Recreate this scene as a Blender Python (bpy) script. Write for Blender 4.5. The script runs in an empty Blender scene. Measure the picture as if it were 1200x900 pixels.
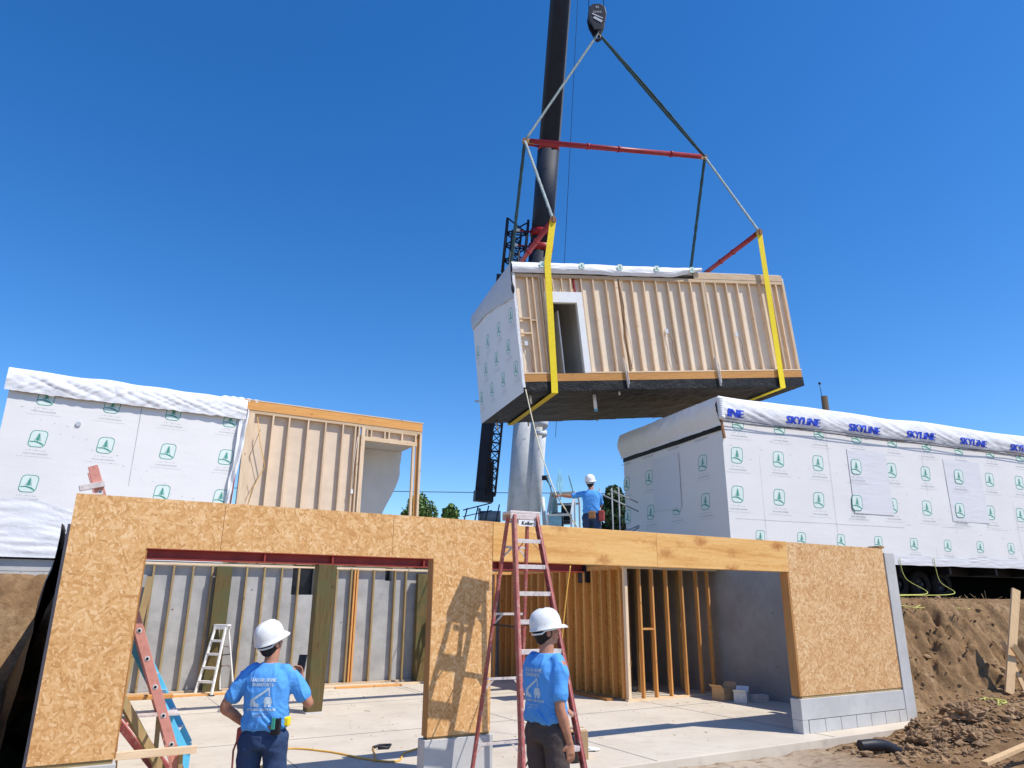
import bpy, bmesh, math, random
from mathutils import Vector, Matrix, noise
from mathutils.bvhtree import BVHTree
random.seed(7)
V = Vector
R = math.radians
scene = bpy.context.scene
col = scene.collection

# ------------------------------------------------------------------ camera
cam_d = bpy.data.cameras.new('camera'); cam = bpy.data.objects.new('camera', cam_d); col.objects.link(cam)
th, ro = R(17.0), R(0.4)
CAM = V((0, 0, 1.9))
X0, F0, U0 = V((1, 0, 0)), V((0, math.cos(th), math.sin(th))), V((0, -math.sin(th), math.cos(th)))
rx, ux = X0*math.cos(ro)+U0*math.sin(ro), U0*math.cos(ro)-X0*math.sin(ro)
cam.matrix_world = Matrix(((rx.x, ux.x, -F0.x, 0), (rx.y, ux.y, -F0.y, 0), (rx.z, ux.z, -F0.z, CAM.z), (0, 0, 0, 1)))
cam_d.sensor_width = 36; cam_d.lens = 828/1200*36; cam_d.clip_start = .05; cam_d.clip_end = 6000
scene.camera = cam

# frame of the garage: u along the front wall, w into the building
YA = R(30.2); UH = V((math.cos(YA), math.sin(YA), 0)); WH = V((-math.sin(YA), math.cos(YA), 0)); OG = V((0, 9.6, 0))
def G(u, w, z): return OG + UH*u + WH*w + V((0, 0, z))
SZ = -0.10   # top of the slab

# ------------------------------------------------------------------ light
S = (UH*.42 - WH*.56 + V((0, 0, 1))).normalized()   # towards the sun
sd = bpy.data.lights.new('sun', 'SUN'); sd.energy = 5.0; sd.angle = R(.5); sd.color = (1, .95, .87)
so = bpy.data.objects.new('sun', sd); col.objects.link(so); so.rotation_euler = S.to_track_quat('Z', 'Y').to_euler(); so.location = (20, -10, 40)
w = bpy.data.worlds.new('World'); scene.world = w; w.use_nodes = True
nt = w.node_tree; nt.nodes.clear()
sky = nt.nodes.new('ShaderNodeTexSky'); sky.sky_type = 'NISHITA'; sky.sun_disc = False
sky.sun_elevation = math.asin(S.z); sky.sun_rotation = math.atan2(S.x, S.y)
sky.altitude = 500; sky.air_density = 1.0; sky.dust_density = .3; sky.ozone_density = 3.5
hs = nt.nodes.new('ShaderNodeHueSaturation'); hs.inputs['Saturation'].default_value = 1.33; hs.inputs['Value'].default_value = 1.45; hs.inputs['Hue'].default_value = .506
bg = nt.nodes.new('ShaderNodeBackground'); bg.inputs[1].default_value = .13
ow = nt.nodes.new('ShaderNodeOutputWorld')
nt.links.new(sky.outputs[0], hs.inputs['Color']); nt.links.new(hs.outputs[0], bg.inputs[0]); nt.links.new(bg.outputs[0], ow.inputs[0])
scene.view_settings.view_transform = 'Standard'; scene.view_settings.look = 'None'; scene.view_settings.exposure = 0

# ------------------------------------------------------------------ materials
class NT:
    def __init__(s, name, rough=.7, metal=0, spec=.3):
        s.m = bpy.data.materials.new(name); s.m.use_nodes = True; s.t = s.m.node_tree
        s.b = s.t.nodes['Principled BSDF']; s.b.inputs['Roughness'].default_value = rough
        s.b.inputs['Metallic'].default_value = metal; s.b.inputs['Specular IOR Level'].default_value = spec
    def n(s, typ, **kw):
        o = s.t.nodes.new('ShaderNode'+typ)
        for k, v in kw.items():
            if k in o.inputs: o.inputs[k].default_value = v
            else: setattr(o, k, v)
        return o
    def l(s, a, b): s.t.links.new(a, b)
    def coord(s, scale=(1, 1, 1), rot=(0, 0, 0), rand=0, warp=0):
        tc = s.n('TexCoord'); out = tc.outputs['Object']
        if rand:
            oi = s.n('ObjectInfo'); mu = s.n('Math', operation='MULTIPLY'); s.l(oi.outputs['Random'], mu.inputs[0]); mu.inputs[1].default_value = rand
            va = s.n('VectorMath', operation='ADD'); s.l(out, va.inputs[0]); s.l(mu.outputs[0], va.inputs[1]); out = va.outputs[0]
        if warp:
            no = s.n('TexNoise', Scale=14.0); s.l(out, no.inputs['Vector'])
            sc = s.n('VectorMath', operation='SCALE'); sc.inputs['Scale'].default_value = warp; s.l(no.outputs['Color'], sc.inputs[0])
            va = s.n('VectorMath', operation='ADD'); s.l(out, va.inputs[0]); s.l(sc.outputs[0], va.inputs[1]); out = va.outputs[0]
        mp = s.n('Mapping'); mp.inputs['Rotation'].default_value = rot; mp.inputs['Scale'].default_value = scale; s.l(out, mp.inputs[0])
        return mp.outputs[0]
    def noise(s, vec, scale, detail=4, rough=.55, out='Fac'):
        no = s.n('TexNoise', Scale=scale, Detail=detail, Roughness=rough); s.l(vec, no.inputs['Vector']); return no.outputs[out]
    def ramp(s, fac, stops):
        r = s.n('ValToRGB'); e = r.color_ramp.elements
        while len(e) < len(stops): e.new(.5)
        for i, (p, c) in enumerate(stops): e[i].position = p; e[i].color = (*c, 1) if len(c) == 3 else c
        s.l(fac, r.inputs[0]); return r.outputs[0]
    def mix(s, fac, a, b, mode='MIX'):
        m = s.n('Mix', data_type='RGBA', blend_type=mode)
        for sock, val in ((m.inputs[0], fac), (m.inputs[6], a), (m.inputs[7], b)):
            if hasattr(val, 'is_linked'): s.l(val, sock)
            else: sock.default_value = val if isinstance(val, (int, float)) else (*val[:3], 1)
        return m.outputs[2]
    def col(s, c):
        if hasattr(c, 'is_linked'): s.l(c, s.b.inputs['Base Color'])
        else: s.b.inputs['Base Color'].default_value = (*c, 1)
    def bump(s, h, strength=.3, dist=.01):
        b = s.n('Bump', Strength=strength, Distance=dist); s.l(h, b.inputs['Height']); s.l(b.outputs[0], s.b.inputs['Normal'])

M = {}
def simple(name, c, rough=.6, metal=0, var=.12, scale=6, bump=0, spec=.3, dirt=None):
    t = NT(name, rough, metal, spec); v = t.coord(rand=13)
    f = t.noise(v, scale, 5, .6)
    a = tuple(max(0, x*(1-var)) for x in c); b = tuple(min(1, x*(1+var)) for x in c)
    cc = t.ramp(f, [(.3, a), (.7, b)])
    if dirt:
        g = t.noise(v, scale*2.7, 6, .7); gm = t.ramp(g, [(.52, (0, 0, 0)), (.68, (1, 1, 1))]); cc = t.mix(gm, cc, dirt)
    t.col(cc)
    if bump: t.bump(t.noise(v, scale*8, 4, .6), bump, .01)
    M[name] = t.m; return t.m

def osb(name, tones, flake=1.0, contrast=1.0):
    t = NT(name, .75, 0, .2)
    vals = []
    for i, (ang, sc) in enumerate(((10, (11, 6, 34)), (72, (12, 6, 42)), (-42, (12, 6, 38)))):
        vec = t.coord((1, 1, 1), (0, 0, 0), rand=37, warp=.03); mp = t.n('Mapping', vector_type='TEXTURE'); mp.inputs['Rotation'].default_value = (0, R(ang), 0); mp.inputs['Scale'].default_value = tuple(1/(x*flake) for x in sc); t.l(vec, mp.inputs[0]); vec = mp.outputs[0]
        vo = t.n('TexVoronoi', Scale=1.0); t.l(vec, vo.inputs['Vector']); sp = t.n('SeparateColor'); t.l(vo.outputs['Color'], sp.inputs[0]); vals.append(sp)
    a, b, c = vals
    m1 = t.ramp(a.outputs[1], [(.48, (0, 0, 0)), (.5, (1, 1, 1))]); m2 = t.ramp(b.outputs[1], [(.60, (0, 0, 0)), (.62, (1, 1, 1))])
    x = t.mix(m1, a.outputs[0], b.outputs[0]); x = t.mix(m2, x, c.outputs[0])
    big = t.noise(t.coord(rand=37), 2.6, 4, .6); fine = t.noise(t.coord((22, 22, 22), rand=37), 3.0, 4, .7)
    x = t.mix(.38, x, big); x = t.mix(.32, x, fine)
    cc = t.ramp(x, [(0.08, tones[0]), (.33, tones[1]), (.55, tones[2]), (.75, tones[3]), (.93, tones[4])])
    t.col(cc); t.bump(x, .35, .004); M[name] = t.m; return t.m
osb('osb', [(.34, .145, .04), (.58, .305, .11), (.71, .41, .17), (.82, .555, .30), (.97, .82, .56)], 1.12)
osb('osb_red', [(.30, .13, .045), (.54, .29, .12), (.68, .41, .19), (.78, .56, .32), (.98, .84, .60)], .95)
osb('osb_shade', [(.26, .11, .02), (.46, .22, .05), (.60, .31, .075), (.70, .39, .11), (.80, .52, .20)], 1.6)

def wood(name, c1, c2, c3=None, axis=2, knots=True, rough=.65):
    t = NT(name, rough, 0, .25)
    sc = [14, 14, 14]; sc[axis] = .9
    v = t.coord(tuple(sc), rand=29, warp=.02); f = t.noise(v, 2.2, 6, .65)
    cc = t.ramp(f, [(.28, c1), (.5, tuple((x+y)/2 for x, y in zip(c1, c2))), (.72, c2)])
    oi = t.n('ObjectInfo'); rr = t.ramp(oi.outputs['Random'], [(0, (.8, .78, .74)), (1, (1.12, 1.1, 1.05))]); cc = t.mix(1.0, cc, rr, 'MULTIPLY')
    if c3:
        g = t.noise(t.coord((1.2, 1.2, 1.2), rand=11), 2.3, 4, .6); cc = t.mix(t.ramp(g, [(.42, (0, 0, 0)), (.62, (1, 1, 1))]), cc, c3)
    if knots:
        ks = [3.2, 3.2, 3.2]; ks[axis] = 1.7
        vo = t.n('TexVoronoi', Scale=1.6); t.l(t.coord(tuple(ks), rand=5, warp=.05), vo.inputs['Vector'])
        cc = t.mix(t.ramp(vo.outputs['Distance'], [(.03, (1, 1, 1)), (.13, (0, 0, 0))]), cc, tuple(x*.45 for x in c1))
    t.col(cc); t.bump(f, .3, .003); M[name] = t.m; return t.m
wood('lumber', (.62, .44, .29), (.84, .68, .50))
wood('lumber_along', (.60, .42, .26), (.82, .65, .46), axis=0)
wood('lumber_orange', (.56, .25, .07), (.76, .40, .14))
wood('lumber_old', (.30, .19, .085), (.50, .36, .18), (.32, .24, .11))
wood('rim_orange', (.55, .25, .07), (.72, .38, .13), axis=0)
wood('treated', (.085, .058, .022), (.19, .135, .055), (.10, .095, .038))
wood('stake_wood', (.55, .36, .19), (.70, .50, .29))
wood('osb_jamb', (.36, .16, .05), (.52, .26, .09))
# plywood header: flowing grain with knots
t = NT('plywood', .6, 0, .25)
g1 = t.noise(t.coord((.35, 3, 7), rand=3, warp=.10), 2.0, 5, .55); g = t.noise(t.coord((1.2, 6, 40), rand=3, warp=.03), 2, 4, .6)
x = t.mix(.35, g1, g)
cc = t.ramp(x, [(.30, (.54, .25, .07)), (.48, (.72, .40, .13)), (.68, (.82, .53, .22))])
vo = t.n('TexVoronoi', Scale=1.0); vo.inputs['Randomness'].default_value = .9; t.l(t.coord((1.5, 1, 3.4), rand=5, warp=.16), vo.inputs['Vector'])
cc = t.mix(t.ramp(vo.outputs['Distance'], [(.05, (1, 1, 1)), (.12, (.7, .7, .7)), (.30, (0, 0, 0))]), cc, (.42, .16, .04)); t.col(cc); t.bump(g, .12, .003); M['plywood'] = t.m

def concrete(name, a, b, stain, holes=True, sc=1.0, joint=None):
    t = NT(name, .85, 0, .2); v = t.coord(rand=3)
    f = t.noise(v, 1.1*sc, 6, .62); cc = t.ramp(f, [(.3, a), (.7, b)])
    g = t.noise(v, 5*sc, 6, .7); cc = t.mix(t.ramp(g, [(.55, (0, 0, 0)), (.8, (.6, .6, .6))]), cc, stain)
    if holes:
        vo = t.n('TexVoronoi', Scale=2.4); t.l(v, vo.inputs['Vector']); cc = t.mix(t.ramp(vo.outputs['Distance'], [(.035, (1, 1, 1)), (.055, (0, 0, 0))]), cc, tuple(q*.3 for q in a))
    t.col(cc); t.bump(t.noise(v, 60, 4, .7), .25, .004); M[name] = t.m
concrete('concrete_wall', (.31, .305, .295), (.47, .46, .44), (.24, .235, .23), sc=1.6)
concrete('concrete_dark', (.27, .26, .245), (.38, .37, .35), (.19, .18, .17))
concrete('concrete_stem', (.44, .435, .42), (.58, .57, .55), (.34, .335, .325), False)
concrete('slab_top', (.53, .46, .365), (.66, .585, .475), (.33, .27, .205), False, .7)
simple('block', (.40, .41, .41), .9, var=.15, scale=9, bump=.4)
simple('mortar', (.22, .22, .22), .9)
simple('beam_red', (.30, .045, .03), .5, var=.2, scale=3)
simple('rig_red', (.28, .02, .025), .4, var=.25, scale=5, dirt=(.22, .05, .05))
simple('ladder_red', (.38, .095, .085), .5, var=.25, scale=7, dirt=(.46, .30, .25))
simple('ladder_pink', (.62, .27, .21), .5, var=.12, scale=7, dirt=(.5, .2, .15))
simple('ladder_cyan', (.12, .52, .76), .45, var=.12, scale=7)
simple('aluminium', (.72, .70, .68), .45, .35, var=.12, scale=9, dirt=(.45, .42, .4))
simple('step_worn', (.66, .58, .54), .55, .1, var=.15, scale=11, dirt=(.42, .36, .33))
simple('white_paint', (.82, .82, .80), .45, var=.04)
simple('crane_white', (.62, .64, .64), .4, var=.08, scale=2, dirt=(.5, .52, .52))
simple('crane_grey', (.014, .022, .040), .62, var=.2, scale=2)
simple('crane_red', (.30, .012, .01), .4, var=.2)
simple('steel_dark', (.018, .02, .028), .5, var=.25)
simple('drywall', (.70, .56, .42), .85, var=.07, scale=3)
simple('drywall_tan', (.80, .68, .52), .85, var=.06, scale=3)
simple('white_wall', (.72, .71, .68), .8, var=.05, scale=2)
simple('black_plastic', (.012, .012, .014), .35, var=.3, scale=8, spec=.5)
simple('rubber', (.015, .015, .016), .8, var=.3, spec=.1); simple('under_shade', (.006, .006, .006), .95, var=.2, spec=.0)  # the last is a near-black that paints shade under the right module
simple('yellow_web', (.86, .66, .02), .6, var=.1, scale=14)
simple('green_sling', (.025, .065, .07), .8, var=.7, scale=24, dirt=(.14, .20, .22))
simple('grey_sling', (.30, .34, .34), .8, var=.4, scale=18, dirt=(.05, .2, .13))
simple('rope_cream', (.62, .56, .40), .9); simple('rope_yellow', (.55, .56, .14), .7); simple('cord_orange', (.75, .42, .08), .6)
simple('hose_red', (.28, .08, .05), .6)
simple('cardboard', (.52, .34, .18), .85, var=.1); simple('paper_white', (.8, .79, .76), .8)
simple('glass_cyan', (.22, .42, .48), .12, spec=.8, var=.3, scale=3); simple('glass_dark', (.03, .05, .06), .1, spec=.8)
simple('logo_green', (.05, .31, .235), .6, var=.1); simple('logo_fill', (.70, .79, .74), .6, var=.03)
simple('logo_text', (.40, .42, .43), .7, var=.2); simple('brand_blue', (.03, .08, .62), .5, var=.1, scale=30)
simple('skin', (.46, .215, .13), .5, var=.22, scale=14, spec=.35, dirt=(.40, .16, .095)); simple('hair', (.012, .008, .006), .6, var=.4, scale=60)
simple('helmet', (.78, .78, .76), .32, var=.04, spec=.5, dirt=(.66, .65, .62)); simple('belt', (.012, .011, .012), .5)
simple('leather', (.30, .15, .06), .6); simple('boot', (.16, .10, .06), .7); simple('print_grey', (.55, .66, .72), .8, var=.15, scale=60)
simple('pouch_red', (.35, .06, .05), .6); simple('pipe_grey', (.30, .32, .34), .6)
simple('bark', (.10, .07, .045), .9, var=.3, scale=10)
def cloth(name, c, sc=40, fold=.5):
    t = NT(name, .85, 0, .15); v = t.coord()
    f = t.noise(v, 4, 4, .5); t.col(t.ramp(f, [(.3, tuple(x*.9 for x in c)), (.7, tuple(min(1, x*1.08) for x in c))]))
    a = t.noise(v, 11, 3, .5); t.bump(a, fold, .03); M[name] = t.m
cloth('shirt_blue', (.10, .34, .76)); cloth('jeans', (.035, .06, .13)); cloth('trousers', (.085, .065, .06)); cloth('glove_cloth', (.65, .63, .6))
def wrapmat(name, c, fs, bstr=.35, c2=None):
    t = NT(name, .5, 0, .35); v = t.coord()
    f = t.noise(v, .7, 5, .6); cc = t.ramp(f, [(.3, tuple(x*.95 for x in c)), (.7, c)])
    if c2:
        g = t.noise(t.coord((.4, .4, 5)), 1.2, 4, .6); cc = t.mix(t.ramp(g, [(.5, (0, 0, 0)), (.75, (1, 1, 1))]), cc, c2)
    t.col(cc)
    w1 = t.noise(t.coord(fs, warp=.1), 1.5, 5, .6); t.bump(w1, bstr, .05); M[name] = t.m
wrapmat('wrap', (.80, .775, .75), (.5, .5, 1.2), .22)
wrapmat('tarp', (.80, .80, .81), (1.2, 1.2, 2.2), .6)
wrapmat('tarp_grey', (.52, .54, .58), (1.5, 1.5, 2), .6)
wrapmat('film', (.73, .72, .735), (1.0, 1.0, 5), .2)
t = NT('membrane', .5, 0, .25); v = t.coord((1, 1, 1), warp=.15); f = t.noise(v, 3.5, 6, .65); t.col(t.ramp(f, [(.35, (.007, .007, .008)), (.75, (.020, .020, .021))])); t.bump(f, .9, .06); M['membrane'] = t.m
t = NT('dirt', .95, 0, .1); v = t.coord()
f1 = t.noise(v, .55, 6, .65); f2 = t.noise(v, 5, 8, .72); f3 = t.noise(v, 22, 8, .8)
c = t.ramp(f1, [(.32, (.22, .125, .058)), (.52, (.34, .215, .11)), (.68, (.48, .345, .20))])
c = t.mix(t.ramp(f2, [(.35, (.75, .75, .75)), (.62, (0, 0, 0))]), c, (.15, .085, .043))
c = t.mix(t.ramp(f3, [(.58, (0, 0, 0)), (.75, (.55, .55, .55))]), c, (.50, .39, .27))
# pale dusty ground in front of the slab
tc = t.n('TexCoord'); sx = t.n('SeparateXYZ'); t.l(tc.outputs['Object'], sx.inputs[0])
hh = t.ramp(sx.outputs['X'], [(.0, (1, 1, 1)), (1.0, (0, 0, 0))]); mr = t.n('MapRange'); mr.inputs[1].default_value = 3.6; mr.inputs[2].default_value = 5.4; mr.inputs[3].default_value = 1; mr.inputs[4].default_value = 0; t.l(sx.outputs['X'], mr.inputs[0]); m2 = t.n('MapRange'); m2.inputs[1].default_value = -3.6; m2.inputs[2].default_value = -2.8; t.l(sx.outputs['X'], m2.inputs[0]); mm_ = t.n('Math', operation='MULTIPLY'); t.l(mr.outputs[0], mm_.inputs[0]); t.l(m2.outputs[0], mm_.inputs[1]); hh = t.ramp(mm_.outputs[0], [(0, (0, 0, 0)), (1, (1, 1, 1))])
c = t.mix(t.mix(t.ramp(f2, [(.3, (0, 0, 0)), (.5, (1, 1, 1))]), (0, 0, 0), hh), c, (.54, .44, .33))
t.col(c); hsum = t.mix(.5, f2, f3); t.bump(hsum, .9, .06); M['dirt'] = t.m
simple('clod_dirt', (.29, .18, .095), .95, var=.35, scale=5, bump=.6, dirt=(.40, .29, .18))
def foliage(name, a, b, c3):
    t = NT(name, .6, 0, .3); oi = t.n('TexCoord'); f = t.noise(oi.outputs['Object'], .8, 3, .6); f2 = t.noise(oi.outputs['Object'], 7, 2, .6)
    t.col(t.mix(t.ramp(f2, [(.4, (0, 0, 0)), (.65, (1, 1, 1))]), t.ramp(f, [(.35, a), (.65, b)]), c3)); t.b.inputs['Subsurface Weight'].default_value = 0; M[name] = t.m
foliage('leaf_light', (.06, .12, .025), (.11, .19, .045), (.16, .25, .07)); foliage('leaf_dark', (.025, .05, .022), (.05, .09, .035), (.07, .12, .05))

# ------------------------------------------------------------------ mesh helpers
class MB:
    def __init__(s): s.b = bmesh.new()
    def face(s, pts, mi=0):
        f = s.b.faces.new([s.b.verts.new(p) for p in pts]); f.material_index = mi; return f
    def box(s, x0, x1, y0, y1, z0, z1, mi=0, M_=None):
        c = [V((x, y, z)) for x in (x0, x1) for y in (y0, y1) for z in (z0, z1)]
        if M_: c = [M_ @ p for p in c]
        v = [s.b.verts.new(p) for p in c]
        for q in ((0, 1, 3, 2), (4, 6, 7, 5), (0, 4, 5, 1), (2, 3, 7, 6), (0, 2, 6, 4), (1, 5, 7, 3)):
            f = s.b.faces.new([v[i] for i in q]); f.material_index = mi
        return s
    def bar(s, p, q, wd, ht, up=(0, 0, 1), mi=0):
        p, q = V(p), V(q); d = (q-p).normalized(); up = V(up)
        if abs(d.dot(up)) > .999: up = V((0, 1, 0))
        a = d.cross(up).normalized(); b = a.cross(d).normalized()
        c = [p+a*(wd/2*i)+b*(ht/2*j)+(q-p)*k for k in (0, 1) for i, j in ((-1, -1), (1, -1), (1, 1), (-1, 1))]
        v = [s.b.verts.new(x) for x in c]
        for f in ((3, 2, 1, 0), (4, 5, 6, 7), (0, 1, 5, 4), (1, 2, 6, 5), (2, 3, 7, 6), (3, 0, 4, 7)):
            ff = s.b.faces.new([v[i] for i in f]); ff.material_index = mi
        return s
    def tube(s, pts, r, n=10, mi=0, cap=True, sx=1, sy=1, up=None):
        pts = [V(p) for p in pts]; rs = r if isinstance(r, (list, tuple)) else [r]*len(pts)
        rings = []; ref = None
        for i, p in enumerate(pts):
            d = (pts[min(i+1, len(pts)-1)]-pts[max(i-1, 0)]).normalized()
            if ref is None:
                ref = V(up) if up else (V((0, 0, 1)) if abs(d.z) < .9 else V((0, 1, 0)))
            a = d.cross(ref).normalized(); b = a.cross(d).normalized(); ref = b
            rr = rs[i]; r1, r2 = rr if isinstance(rr, (tuple, list)) else (rr*sx, rr*sy)
            rings.append([s.b.verts.new(p+a*(r1*math.cos(6.28318*k/n))+b*(r2*math.sin(6.28318*k/n))) for k in range(n)])
        for A, B in zip(rings, rings[1:]):
            for k in range(n):
                f = s.b.faces.new((A[k], A[(k+1) % n], B[(k+1) % n], B[k])); f.material_index = mi; f.smooth = True
        if cap:
            for Q in (rings[0][::-1], rings[-1]): f = s.b.faces.new(Q); f.material_index = mi
        return s
    def ball(s, c, r, mi=0, n=12, M_=None):
        r = r if isinstance(r, (tuple, list)) else (r, r, r); c = V(c)
        mm = Matrix.Translation(c) @ (M_ or Matrix()) @ Matrix.Diagonal((*r, 1))
        g = bmesh.ops.create_uvsphere(s.b, u_segments=n*2, v_segments=n, radius=1, matrix=mm)
        for v in g['verts']:
            for f in v.link_faces: f.material_index = mi; f.smooth = True
        return s
    def lathe(s, prof, c=(0, 0, 0), n=24, mi=0, M_=None, sx=1, sy=1):
        mm = M_ or Matrix(); c = V(c); rings = []
        for r, z in prof:
            rings.append([s.b.verts.new(c+mm@V((r*sx*math.cos(6.28318*k/n), r*sy*math.sin(6.28318*k/n), z))) for k in range(n)])
        for A, B in zip(rings, rings[1:]):
            for k in range(n):
                f = s.b.faces.new((A[k], A[(k+1) % n], B[(k+1) % n], B[k])); f.material_index = mi; f.smooth = True
        return s
    def grid(s, fn, nu, nv, mi=0, smooth=True, mif=None):
        g = [[s.b.verts.new(fn(i/nu, j/nv)) for j in range(nv+1)] for i in range(nu+1)]
        for i in range(nu):
            for j in range(nv):
                f = s.b.faces.new((g[i][j], g[i+1][j], g[i+1][j+1], g[i][j+1])); f.smooth = smooth; f.material_index = mif(i/nu, j/nv) if mif else mi
        return s
    def prism(s, poly, fn, d0, d1, mi=0):
        a = [s.b.verts.new(fn(x, y, d0)) for x, y in poly]; b = [s.b.verts.new(fn(x, y, d1)) for x, y in poly]; n = len(poly)
        for Q in (a, b[::-1]): f = s.b.faces.new(Q); f.material_index = mi
        for k in range(n): f = s.b.faces.new((a[k], b[k], b[(k+1) % n], a[(k+1) % n])); f.material_index = mi
        return s
    def build(s, name, mats, parent=None, bevel=0, label=None, recalc=True, weld=False):
        if weld: bmesh.ops.remove_doubles(s.b, verts=s.b.verts, dist=1e-4)
        if recalc: bmesh.ops.recalc_face_normals(s.b, faces=s.b.faces)
        me = bpy.data.meshes.new(name); s.b.to_mesh(me); s.b.free()
        for m in (mats if isinstance(mats, (list, tuple)) else [mats]): me.materials.append(M[m])
        o = bpy.data.objects.new(name, me); col.objects.link(o)
        if parent: o.parent = parent
        if label: o['label'] = label
        if bevel:
            md = o.modifiers.new('bevel', 'BEVEL'); md.width = bevel; md.segments = 2; md.limit_method = 'ANGLE'
        return o
def tag(o, label=None, cat=None, group=None, kind=None):
    for k, v in (('label', label), ('category', cat), ('group', group), ('kind', kind)):
        if v: o[k] = v
    return o
def empty(name, loc=(0, 0, 0), rz=0, mat=None, **kw):
    o = bpy.data.objects.new(name, None); col.objects.link(o); o.empty_display_size = .2
    if mat is not None: o.matrix_world = mat
    else: o.location = loc; o.rotation_euler = (0, 0, rz)
    return tag(o, **kw)
def smooth(o):
    for p in o.data.polygons: p.use_smooth = True
    return o
def sst(x): x = max(0, min(1, x)); return x*x*(3-2*x)
def nz(x, y=0, z=0, s=1): return noise.noise(V((x*s, y*s, z*s)))
def bake(o):
    dg = bpy.context.evaluated_depsgraph_get(); me = bpy.data.meshes.new_from_object(o.evaluated_get(dg)); o.modifiers.clear(); o.data = me; return o

_tc = {}
def text2d(s):
    if s not in _tc:
        cu = bpy.data.curves.new('t', 'FONT'); cu.body = s; cu.align_x = 'CENTER'; cu.resolution_u = 2
        ob = bpy.data.objects.new('t', cu); col.objects.link(ob); bpy.context.view_layer.update()
        dg = bpy.context.evaluated_depsgraph_get(); me = bpy.data.meshes.new_from_object(ob.evaluated_get(dg))
        vs = [(v.co.x, v.co.y) for v in me.vertices]; fs = [tuple(p.vertices) for p in me.polygons]
        bpy.data.objects.remove(ob); bpy.data.curves.remove(cu); bpy.data.meshes.remove(me)
        x0 = min(a for a, b in vs); x1 = max(a for a, b in vs); y0 = min(b for a, b in vs); y1 = max(b for a, b in vs)
        _tc[s] = ([((a-(x0+x1)/2)/(x1-x0), (b-y0)/(y1-y0)) for a, b in vs], fs)
    return _tc[s]
def put_text(mb, s, fn, cx, y0, wd, ht, off, mi, slant=0, bold=0):
    vs, fs = text2d(s)
    for dx in ((0,) if not bold else (-bold, -bold/2, 0, bold/2, bold)):
        vv = [mb.b.verts.new(fn(cx+a*wd+slant*b*ht+dx, y0+b*ht, off+abs(dx)*.02)) for a, b in vs]
        for f in fs:
            try: mb.b.faces.new([vv[i] for i in f]).material_index = mi
            except ValueError: pass
def rrect(cx, cy, w_, h_, r, n=5):
    out = []
    for qx, qy, a0 in ((1, 1, 0), (-1, 1, 90), (-1, -1, 180), (1, -1, 270)):
        for k in range(n):
            a = R(a0+90*k/(n-1)); out.append((cx+qx*(w_/2-r)+r*math.cos(a), cy+qy*(h_/2-r)+r*math.sin(a)))
    return out
def flat(mb, pts, fn, off, mi):
    try: mb.b.faces.new([mb.b.verts.new(fn(a, b, off)) for a, b in pts]).material_index = mi
    except ValueError: pass
def logo(mb, fn, cx, cy, h, ml, mf, mt, clip=None, text=True):
    """rounded badge holding a conifer over a ground line, with three lines of small grey print under it"""
    w_ = h*.86
    k = [(a, b) for a, b in rrect(cx, cy, w_, h, h*.24)]; q = rrect(cx, cy, w_*.91, h*.925, h*.21)
    sh = lambda p: (p[0]+(p[1]-cy)*.10, p[1])
    if clip is not None and cy-h*.5 > clip: return
    cl = (lambda p: (p[0], min(p[1], clip))) if clip is not None else (lambda p: p)
    k = [cl(sh(p)) for p in k]; q = [cl(sh(p)) for p in q]; flat(mb, q, fn, .002, mf)
    for i in range(len(k)):
        j = (i+1) % len(k); flat(mb, [k[i], k[j], q[j], q[i]], fn, .003, ml)
    for t_ in range(5):
        yb = cy-h*.12+h*.085*t_; hw = h*(.20-.032*t_)
        p = [(cx-hw, yb), (cx-hw*.2, yb+h*.035), (cx, yb), (cx+hw*.2, yb+h*.035), (cx+hw, yb), (cx, yb+h*.13)]
        flat(mb, [cl(sh(x)) for x in p], fn, .004, ml)
    flat(mb, [cl(sh(x)) for x in [(cx-h*.02, cy-h*.2), (cx+h*.02, cy-h*.2), (cx+h*.012, cy+h*.3), (cx-h*.012, cy+h*.3)]], fn, .0045, ml)
    up = [(cx-w_*.44, cy-h*.17), (cx-w_*.1, cy-h*.14), (cx+w_*.2, cy-h*.2), (cx+w_*.42, cy-h*.33)]
    dn = [(cx+w_*.40, cy-h*.38), (cx+w_*.12, cy-h*.27), (cx-w_*.1, cy-h*.21), (cx-w_*.44, cy-h*.22)]
    for i in range(3): flat(mb, [sh(up[i]), sh(up[i+1]), sh(dn[2-i]), sh(dn[3-i])], fn, .004, ml)
    if text:
        put_text(mb, 'L P   W r a p', fn, cx, cy-h*.74, h*.95, h*.09, .002, mt)
        put_text(mb, 'WEATHER BARRIER', fn, cx, cy-h*.92, h*1.25, h*.08, .002, mt)
        put_text(mb, 'for walls, doors and windows, keeps wind out', fn, cx, cy-h*1.09, h*1.75, h*.055, .002, mt)
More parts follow.
